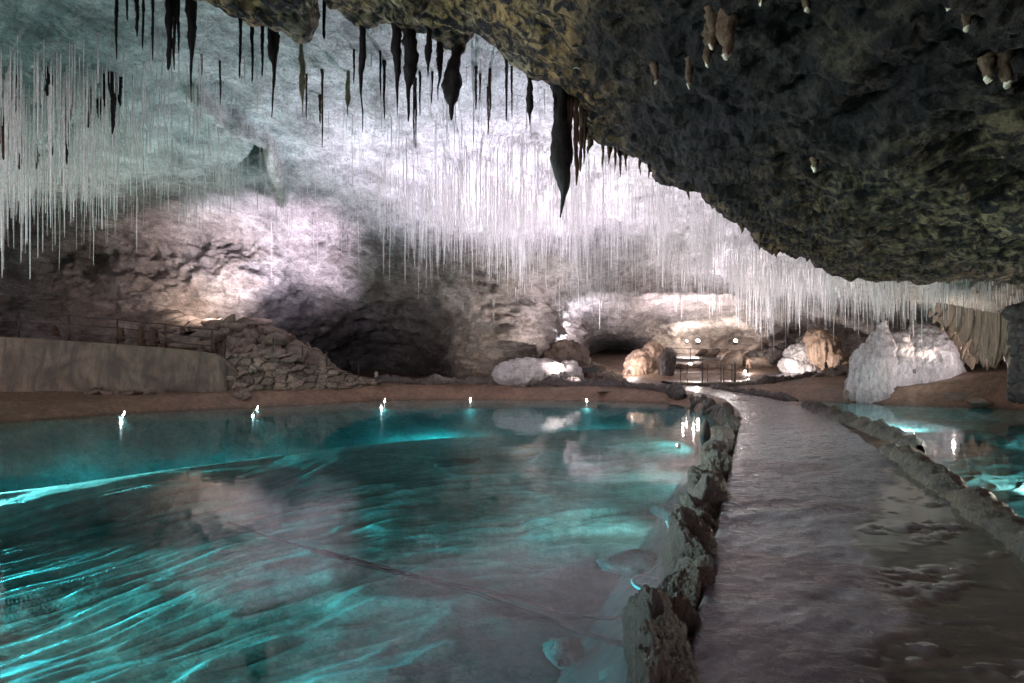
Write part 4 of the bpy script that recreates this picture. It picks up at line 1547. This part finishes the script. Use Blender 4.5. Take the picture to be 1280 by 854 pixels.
# heavy black cluster under the lip of the overhang
stal(693, 122, 272, 26, 'club', BK, 'largest black stalactite with ragged drip under the lip of the overhang', None, 'over', lean=-.2)
stal(695, 108, 176, 6, 'thin', BK, 'thin black stalactite above the largest black one', None, 'over')
for px, t_, b_, w in [(703, 130, 225, 9), (712, 132, 232, 8), (706, 130, 205, 6), (719, 135, 215, 7)]:
    stal(px, t_, b_, w, 'thin', BN, 'brown stalactite clustered right beside the largest black one', 'brown stalactites beside the largest black one', 'over')
gl2 = 'brown stalactites along the lip of the overhang'
for px, t_, b_, w in [(730, 138, 196, 8), (738, 150, 205, 9), (746, 158, 192, 12), (753, 165, 214, 6), (762, 175, 205, 9), (769, 182, 216, 6), (776, 186, 222, 6), (782, 188, 214, 6), (799, 198, 220, 5), (812, 206, 224, 6), (860, 234, 250, 7), (930, 274, 292, 9), (948, 290, 312, 9), (972, 310, 322, 8)]:
    stal(px, t_, b_, w, 'cone', BN, 'stubby rust brown stalactite along the lower lip of the dark overhang', gl2, 'over')
# stubby flows with pale tips under the overhang
for i, (px, t_, b_, w, lab) in enumerate([(893, 2, 60, 12, 'brown dripstone with pale tip, leftmost of the pair at the top of the overhang'), (916, 0, 72, 16, 'thickest brown dripstone with a broad pale tip under the overhang'), (888, 40, 82, 12, 'short brown dripstone with pale tip below the pair under the overhang'),
                                          (952, -20, 4, 10, 'pale tipped dripstone cut by the top of the frame over the overhang'), (830, 60, 104, 7, 'thin dripstone with pale tip at the left part of the dark overhang'), (868, 62, 108, 8, 'slim slanting dripstone with pale tip left below the thick pair'),
                                          (1009, -10, 15, 9, 'small pale nub right of the thick dripstones at the top'), (1187, 0, 12, 9, 'small pale tipped nub at the top right of the overhang'), (1212, 10, 36, 9, 'pale tipped dripstone above the twin tips at the far right'),
                                          (1234, 62, 102, 14, 'left twin dripstone with pale tip at the far right of the overhang'), (1256, 66, 106, 15, 'right twin dripstone with pale tip at the far right of the overhang'), (1018, 195, 212, 8, 'tiny pale tipped dripstone in the middle of the dark overhang')]):
    stal(px, t_, b_, w * 1.7, 'stub', BN, lab, None, 'over', (.36 if w > 9 else .45), 'dripstone', cat='dripstone')

# ------------------------------------------------------------------ things in the water
rock('submerged_rock', (W(796, 702, DZ(702, -.45))), (.48, .42, .16), 821, M['subrock'], (0, 0, .4), 4, 'wide turquoise lit rock lying under water beside the rim stones', 'rock', rough=.26, planes=22, sharp=5)
rock('submerged_rock', (W(838, 640, DZ(640, -.25))), (.25, .36, .16), 822, M['subrock'], (0, 0, .9), 4, 'turquoise lit rock under water touching the rim beyond the wide one', 'rock', rough=.26, planes=22, sharp=5)
rock('submerged_rock', (W(705, 812, DZ(812, -.6))), (.24, .18, .12), 823, M['subrock'], (0, .2, .2), 4, 'pointed turquoise rock under water near the black hoses', 'rock', rough=.26, planes=22, sharp=5)
rock('submerged_rock', (W(775, 850, DZ(850, -.35))), (.2, .16, .12), 824, M['subrock'], (0, 0, 2), 4, 'small turquoise rock under water left of the largest rim stone', 'rock', rough=.26, planes=22, sharp=5)
rock('submerged_rock', (W(567, 578, DZ(578, -.35))), (.55, .3, .06), 825, M['darkrock'], (0, 0, .2), 4, 'flat dark stone under water in the middle of the left pool', 'rock')


def hose(name, pix, rad, mat, label, lift=.02):
    pts = []
    for (px, py) in pix:
        z = -.6
        for _ in range(4):
            d = DZ(py, z)
            x = (px - CX) / F * d
            z = gh(x, d) + lift
        pts.append((x, d, z + rad))
    c = smooth_line(pts, 160)
    zz = ground_z(c[:, 0], c[:, 1])[0]
    zz = np.convolve(np.pad(zz, 8, mode='edge'), np.ones(17) / 17, 'valid')
    c[:, 2] = np.maximum(c[:, 2], zz + lift + rad)
    v, f = tube_vf(c, rad, 10)
    return tag(poly_mesh(name, v, f, mat), label, 'hose')


hose('hose', [(285, 655), (340, 676), (420, 695), (520, 722), (640, 750), (700, 768), (760, 775), (800, 776)], .016, M['hose'], 'upper black hose running under water across the pool bed')
hose('hose', [(390, 690), (450, 708), (540, 730), (620, 755), (700, 784), (760, 806), (800, 822)], .022, M['hose'], 'lower black hose running under water towards the largest rim stone')
hose('hose', [(845, 690), (838, 668), (832, 652), (828, 640)], .012, M['palehose'], 'short pale line under water beside the rim stones')
cpt = W(812, 752, DZ(752, -.35))
th = np.linspace(.6, 5.6, 40)
v, f = tube_vf(np.stack([cpt[0] + .16 * np.cos(th), cpt[1] + .22 * np.sin(th), np.full(40, max(cpt[2], gh(cpt[0], cpt[1]) + .06)) + .004 * th], 1), .014, 8)
tag(poly_mesh('hose_loop', v, f, M['palehose']), 'pale loop of hose under water by the largest rim stone', 'hose')
# pointed dark stone standing in shallow water next to the rim
p = W(881, 541, 15.6)
o = rock('pointed_stone', (p[0], p[1], .02), (.16, .12, .36), 831, M['darkrock'], (0, 0, 0), 4, 'dark leaf shaped stone standing in the water by the path', 'stone')

# ------------------------------------------------------------------ bridge with railing posts
root = empty('bridge', (12, 35.3, .5))
tag(root, 'small footbridge with dark railing posts where the paths meet', 'bridge')
base = np.array((12, 35.3, .5))


def box_vf(c, s):
    c = np.array(c, float)
    s = np.array(s, float) / 2
    v = np.array([(x, y, z) for x in (-1, 1) for y in (-1, 1) for z in (-1, 1)]) * s + c
    f = np.array([(0, 1, 3, 2), (4, 6, 7, 5), (0, 4, 5, 1), (2, 3, 7, 6), (0, 2, 6, 4), (1, 5, 7, 3)])
    return v, f


v, f = box_vf((0, 0, .12), (4.6, 1.0, .14))
dk = poly_mesh('deck', v, f, M['concrete'], root, smooth=False)
for i, x in enumerate((-2.2, -1.55, -.95, -.35, .3, .45, .95, 1.1, 1.7)):
    y = -.45 if i % 2 == 0 else .45
    hgt = 1.15 if i not in (2, 6) else 1.25
    v, f = tube_vf([(x, y, .1), (x, y, .1 + hgt)], .045 if i in (2, 6) else .032, 8)
    poly_mesh('post', v, f, M['iron'], root)
for y, z in ((-.45, 1.2), (.45, 1.2), (-.45, .7)):
    v, f = tube_vf([(-2.2, y, z), (1.7, y, z)], .012, 6)
    poly_mesh('rail', v, f, M['iron'], root)

railing('railing', [tuple(np.array((x, y, land_ev(np.array([[x, y]]))[0] + .1))) for x, y in ((10.4, 50.9), (12.6, 50.9), (15, 50.4), (17.3, 49.9), (19.2, 48.4), (20.3, 46.8))], .95, (.5, .95), 'thin dark railing along the upper bend of the winding path', .03, .02)
# info board by the small cave mouth, rail and pale post in the alcove
root = empty('panel_board', W(737, 470, 36.5))
tag(root, 'low dark board standing left of the small cave mouth', 'board')
v, f = box_vf((0, 0, .35), (.95, .06, .32))
poly_mesh('panel', v, f, M['housing'], root, smooth=False)
for x in (-.4, .4):
    v, f = tube_vf([(x, 0.05, -.3), (x, 0.05, .3)], .03, 8)
    poly_mesh('leg', v, f, M['iron'], root)
railing('railing', [tuple(W(530, 480, 36)), tuple(W(558, 480, 36)), tuple(W(586, 480, 36))], .42, (.2, .42), 'low thin railing in front of the dark alcove', .02, .016)
zz = np.linspace(0, 1, 20)
v, f = tube_vf(np.stack([.04 * np.sin(zz * 5), 0 * zz, zz * 1.0], 1), .17 * (1 - zz) ** .6 + .05 + .02 * np.sin(zz * 30), 12)
o = poly_mesh('stalagmite', v, f, M['pale'])
o.location = tuple(W(471, 482, 36) - np.array((0, 0, .15)))
tag(o, 'small white stalagmite standing before the dark alcove', 'stalagmite')
v, f = tube_vf(np.stack([.04 * np.sin(zz * 5), 0 * zz, zz * 1.1], 1), .22 * (1 - zz) ** .6 + .06 + .02 * np.sin(zz * 30), 12)
o = poly_mesh('stalagmite', v, f, M['warmcalc'])
o.location = tuple(W(935, 464, 46) - np.array((0, 0, .2)))
tag(o, 'pale stalagmite inside the bend of the winding path', 'stalagmite')
for i, (px, py, d, h_) in enumerate([(1033, 464, 37, .8), (1041, 467, 37, .6), (1050, 462, 38, .9), (1062, 470, 36, .5)]):
    v, f = tube_vf(np.stack([.04 * np.sin(zz * 5 + i), 0 * zz, zz * h_], 1), .12 * (1 - zz) ** .6 + .04 + .02 * np.sin(zz * 30), 12)
    o = poly_mesh('stalagmite', v, f, M['darkrock'])
    o.location = tuple(W(px, py, d) - np.array((0, 0, h_ * .3)))
    tag(o, 'small dark stalagmite left of the white dome', 'stalagmite', 'stalagmites left of the white dome')


# ------------------------------------------------------------------ lamps
def light(kind, loc, power, colr, target=None, size=.035, spot=120, blend=.8):
    ld = bpy.data.lights.new('cave_light', kind)
    ld.energy = power
    ld.color = colr
    if kind in ('POINT', 'SPOT'):
        ld.shadow_soft_size = size
    if kind == 'SPOT':
        ld.spot_size = R(spot)
        ld.spot_blend = blend
    o = bpy.data.objects.new('cave_light', ld)
    o.location = loc
    if target is not None:
        dv = Vector(target) - Vector(loc)
        o.rotation_euler = dv.to_track_quat('-Z', 'Y').to_euler()
    return link(o)


def fixture(loc, aim, label, glow='glow_cool', sc=1.0):
    """small flood lamp: bracket, round housing, bright lens"""
    root = empty('flood_lamp', loc)
    tag(root, label, 'lamp')
    dv = Vector(aim) - Vector(loc)
    dv.normalize()
    rot = dv.to_track_quat('Z', 'Y').to_matrix()
    prof = [(.0, -.10), (.05, -.10), (.075, -.05), (.09, .06), (.095, .07), (.085, .07), (.08, .05)]
    n = 14
    th = np.linspace(0, 2 * np.pi, n, endpoint=False)
    v = np.array([[(r * math.cos(t), r * math.sin(t), z) for t in th] for r, z in prof]).reshape(-1, 3) * sc
    v = v @ np.array(rot).T + np.array((0, 0, .12 * sc))
    poly_mesh('housing', v, grid_faces(len(prof), n, wrap=True), M['housing'], root)
    dome = []
    for a in np.linspace(0, 1, 5):
        dome.append([(.08 * math.cos(a * 1.5) * math.cos(t), .08 * math.cos(a * 1.5) * math.sin(t), .05 + .05 * math.sin(a * 1.5)) for t in th])
    v = np.array(dome).reshape(-1, 3) * sc
    v = v @ np.array(rot).T + np.array((0, 0, .12 * sc))
    poly_mesh('lens', v, grid_faces(5, n, wrap=True), M[glow], root)
    v, f = box_vf((0, 0, 0), (.2 * sc, .06 * sc, .06 * sc))
    poly_mesh('bracket', v, f, M['iron'], root, smooth=False)
    return root


COOL, LILAC, WARM, CYAN = (.84, .92, 1), (.92, .82, 1), (1, .88, .84), (.62, .93, 1)
K = 1.0
SHORE = [(155, 515.5, 'white flood lamp at the waterline below the concrete wall'), (322, 508.5, 'white flood lamp at the waterline below the dry stone wall'), (481, 499.5, 'white flood lamp at the waterline before the dark alcove'),
         (588, 498.5, 'white flood lamp at the far waterline, between alcove and wide pale boulder'), (733, 499.5, 'white flood lamp at the waterline before the small cave mouth')]
for px, py, lab in SHORE:
    d = DZ(py, .02)
    p = W(px, py, d)
    fixture((p[0], p[1], .0), (p[0] * .6, p[1] - 3, .9), lab, sc=.28)
    light('SPOT', (p[0], p[1] - .06, .06), 110 * K, (.92, .98, 1), (p[0] * .8, p[1] - 7, -1.2), size=.012, spot=125, blend=1)
    # under the waterline: grazes the silt
    light('SPOT', (p[0] * .97, p[1] - 1.0, -.10), 14 * K, (.85, 1, 1), (p[0] * .55, p[1] - 9, -3.6), size=.015, spot=140, blend=1)
# up-lights at the shore (the same lamps throw light on the roof), then unseen spots
light('SPOT', (-14.6, 22.4, .35), 500 * K, CYAN, (-13, 16, 8), spot=140, blend=1)
light('SPOT', (-6.4, 29.4, .35), 1300 * K, COOL, (-5, 23, 9), spot=130, blend=1)
light('SPOT', (-2.0, 30.1, .35), 11000 * K, LILAC, (-.5, 25.5, 9), spot=105, blend=1)
light('SPOT', (3.7, 29.4, .35), 6000 * K, LILAC, (3.5, 26, 8.5), spot=110, blend=1)
light('SPOT', (-10.8, 25.0, .35), 900 * K, CYAN, (-10, 19, 9), spot=130, blend=1)
light('SPOT', (-19.5, 20.5, .8), 2000 * K, (1, .97, .9), (-15, 19, 7), spot=140, blend=1)  # unseen lamp added beyond the left edge to brighten the straw curtain
light('SPOT', (4.0, 31.6, .8), 2600 * K, (1, .9, .92), (0.5, 36.5, 6.0), spot=82, blend=1)  # unseen lamp added to light the back wall
light('SPOT', (-3.5, 32.0, 1.2), 250 * K, (1, .92, .9), (-3.5, 36, 5), spot=130, blend=1)
# lamp hidden on the rubble mound: washes the left wall
light('SPOT', W(262, 392, 29.6), 1000 * K, (1, .86, .82), W(270, 345, 33.5), spot=150, blend=1, size=.1)
light('SPOT', W(330, 385, 29.0), 2700 * K, LILAC, W(360, 300, 33), spot=130, blend=1, size=.1)
# underwater lamps, with added fill lights and bank floods
for (x, y, z, pw, tx, ty) in [(-16.5, 7.5, -.08, 7500, -4, 7), (-11.5, 12.5, -.08, 6000, -2, 12), (-8.5, 2.5, -.08, 3500, -2, 5), (-4.2, 1.4, -.10, 300, -1, 6)]:
    light('SPOT', (x, y, z), pw * K, (.85, 1, 1), (tx, ty, -2.4), size=.03, spot=112, blend=.9)
for (x, y, z, pw) in [(-3, 24.5, -1.3, 800), (-9, 20.0, -1.3, 700), (3, 24.5, -1.1, 500), (-13, 19.0, -1.0, 60)]:
    light('SPOT', (x, y, z + .9), pw * 1.3 * K, (.85, 1, 1), (x + .01, y, -5), size=.02, spot=168, blend=1)  # added fill lights for an even glow on the deep bed
light('SPOT', (-20, 15.5, 4.8), 42000 * K, (.72, 1, .97), (-3.5, 12.0, -1), size=.05, spot=46, blend=1)  # added unseen flood above the left bank, brightens the pool
light('SPOT', (21, 12, 4.5), 11000 * K, (.85, 1, .98), (12.2, 12.5, -.5), size=.05, spot=42, blend=1)  # added unseen flood above the right bank, brightens the right pool
for (x, y) in ((2.7, 9.3), (5.4, 17.6), (4.2, 12.8)):
    light('SPOT', (x, y, -.07), 160 * K, (.85, 1, 1), (x - 5, y + 1, -2.6), size=.02, spot=130, blend=1)  # added lights hidden under the rim, to light the bed more evenly
light('SPOT', (4.1, 14.5, -.12), 45 * K, (.85, 1, 1), (3.6, 14.4, -1), size=.02, spot=150, blend=1)
fixture((4.0, 14.4, -.14), (2, 15, -.1), 'underwater lamp glowing near the leaf shaped stone', sc=.5)
for (x, y, z, pw, tx, ty) in [(7.6, 7.2, -.06, 350, 9, 8.5), (9.6, 10.2, -.06, 500, 11, 12), (13.5, 27.0, -.06, 200, 14.5, 24), (15, 14, -.06, 2500, 15.2, 15), (13, 20.5, -.06, 2500, 13.5, 22)]:
    light('SPOT', (x, y, z), pw * K, (.85, 1, 1), (tx, ty, -2.2), size=.02, spot=150, blend=1)
fixture((12.4, 28.4, .02), (12.8, 24, .2), 'white flood lamp at the narrow end of the right pool', sc=.28)
# unseen lamps added on the right bank for the low roof and straw curtain
light('SPOT', (22, 17, 1.6), 2200 * K, (1, .86, .68), (12, 13, 4), spot=150, blend=1)
light('SPOT', (13.4, 30.9, 1.0), 1500 * K, (1, .88, .9), (12.5, 28.5, 7), spot=130, blend=1)  # added to warm and brighten the right straw curtain
light('SPOT', (19.6, 27.6, 1.6), 420 * K, (1, .8, .66), (18.2, 26.5, 6), spot=140, blend=1)
# right bank and far chamber
light('SPOT', (21.2, 26.0, 1.9), 170 * K, (1, .9, .95), (17, 30.5, 5), spot=140, blend=1)
light('SPOT', (11.8, 33.5, .8), 2800 * K, (1, .9, .97), (12, 33, 8), spot=140, blend=1)
light('SPOT', W(1192, 455, 26.8), 260 * K, WARM, W(1225, 410, 25.2), spot=150, blend=1)
light('SPOT', (17.6, 25.0, 1.0), 80 * K, (1, .93, .95), (18.5, 29, 2.8), spot=110, blend=1)
fixture(W(1143, 466, 27.2), W(1150, 440, 29), 'white lamp on the mud below the white dome', sc=.7)
light('POINT', W(1143, 463, 27.0), 5, (1, .92, .88))
FARL = [(862, 459, 49, 'glow_warm', 1.6, 18, 'bright globe lamp behind the bridge railing'), (868, 482, 35.9, 'glow_warm', .7, 60, 'low white lamp at the foot of the bridge'),
        (858, 429, 54.5, 'glow_warm', 1.2, 90, 'small white lamp left of the bright niche in the far chamber'), (872, 430, 54.5, 'glow_warm', 2.0, 200, 'bright white lamp in the left niche of the far chamber'),
        (919, 430, 53.5, 'glow_warm', 1.9, 200, 'bright white lamp in the right niche of the far chamber'), (931, 466, 44.5, 'glow_warm', .8, 60, 'low white lamp beside the pale stalagmite'),
        (712, 431, 43, 'glow_cool', 1.0, 350, 'white lamp on the rock pile left of the small cave mouth'), (788, 462, 43.4, 'glow_warm', .8, 150, 'small lamp lighting the orange flowstone pillar')]
for px, py, d, g, sc_, pw, lab in FARL:
    p = W(px, py, d)
    fixture(tuple(p), tuple(p + np.array((0, -1, .6))), lab, g, sc_)
    light('POINT', tuple(p + (np.array((0, 1.2, .9)) if 'niche' in lab else np.array((0, -.5, .35)))), pw * K, WARM if g == 'glow_warm' else (.86, .88, 1), size=.035)
light('SPOT', (17.0, 37.6, 1.5), 700 * K, (1, .9, .86), W(1010, 440, 42), spot=140, blend=1)
light('SPOT', (12.8, 40, 1.7), 6500 * K, (1, .87, .9), (14.0, 50, 11), spot=80, blend=1)
light('SPOT', (18.5, 43.0, 2.2), 1500 * K, (1, .88, .86), (18.5, 51, 6.5), spot=90, blend=1)
light('SPOT', (5.5, 41, 1.7), 2200 * K, (.95, .88, 1), W(735, 395, 48), spot=120, blend=1)

# ------------------------------------------------------------------ weak tinted sky added as fill from behind the viewer
w = bpy.data.worlds.new("World")
S.world = w
w.use_nodes = True
nt = w.node_tree
bg = nt.nodes['Background']
sky = nt.nodes.new('ShaderNodeTexSky')
sky.sky_type = 'NISHITA'
sky.sun_disc = False
sky.sun_elevation = R(12)
sky.sun_rotation = R(200)
hsv = nt.nodes.new('ShaderNodeHueSaturation')
hsv.inputs['Saturation'].default_value = .0
mul = nt.nodes.new('ShaderNodeMix')
mul.data_type = 'RGBA'
mul.blend_type = 'MULTIPLY'
mul.inputs[0].default_value = 1
mul.inputs[7].default_value = (1, .86, .93, 1)
nt.links.new(sky.outputs[0], hsv.inputs['Color'])
nt.links.new(hsv.outputs[0], mul.inputs[6])
nt.links.new(mul.outputs[2], bg.inputs[0])
bg.inputs[1].default_value = .085

S.view_settings.view_transform = 'Standard'
S.view_settings.look = 'None'
S.view_settings.exposure = .8
S.view_settings.gamma = 1
S.cycles.use_denoising = True
S.cycles.denoising_prefilter = 'ACCURATE'
S.cycles.denoising_input_passes = 'RGB_ALBEDO_NORMAL'
S.cycles.max_bounces = 8
S.cycles.diffuse_bounces = 4
S.cycles.glossy_bounces = 3
S.cycles.transmission_bounces = 4
S.cycles.transparent_max_bounces = 12
S.cycles.sample_clamp_indirect = 4
S.cycles.caustics_reflective = False
S.cycles.caustics_refractive = False
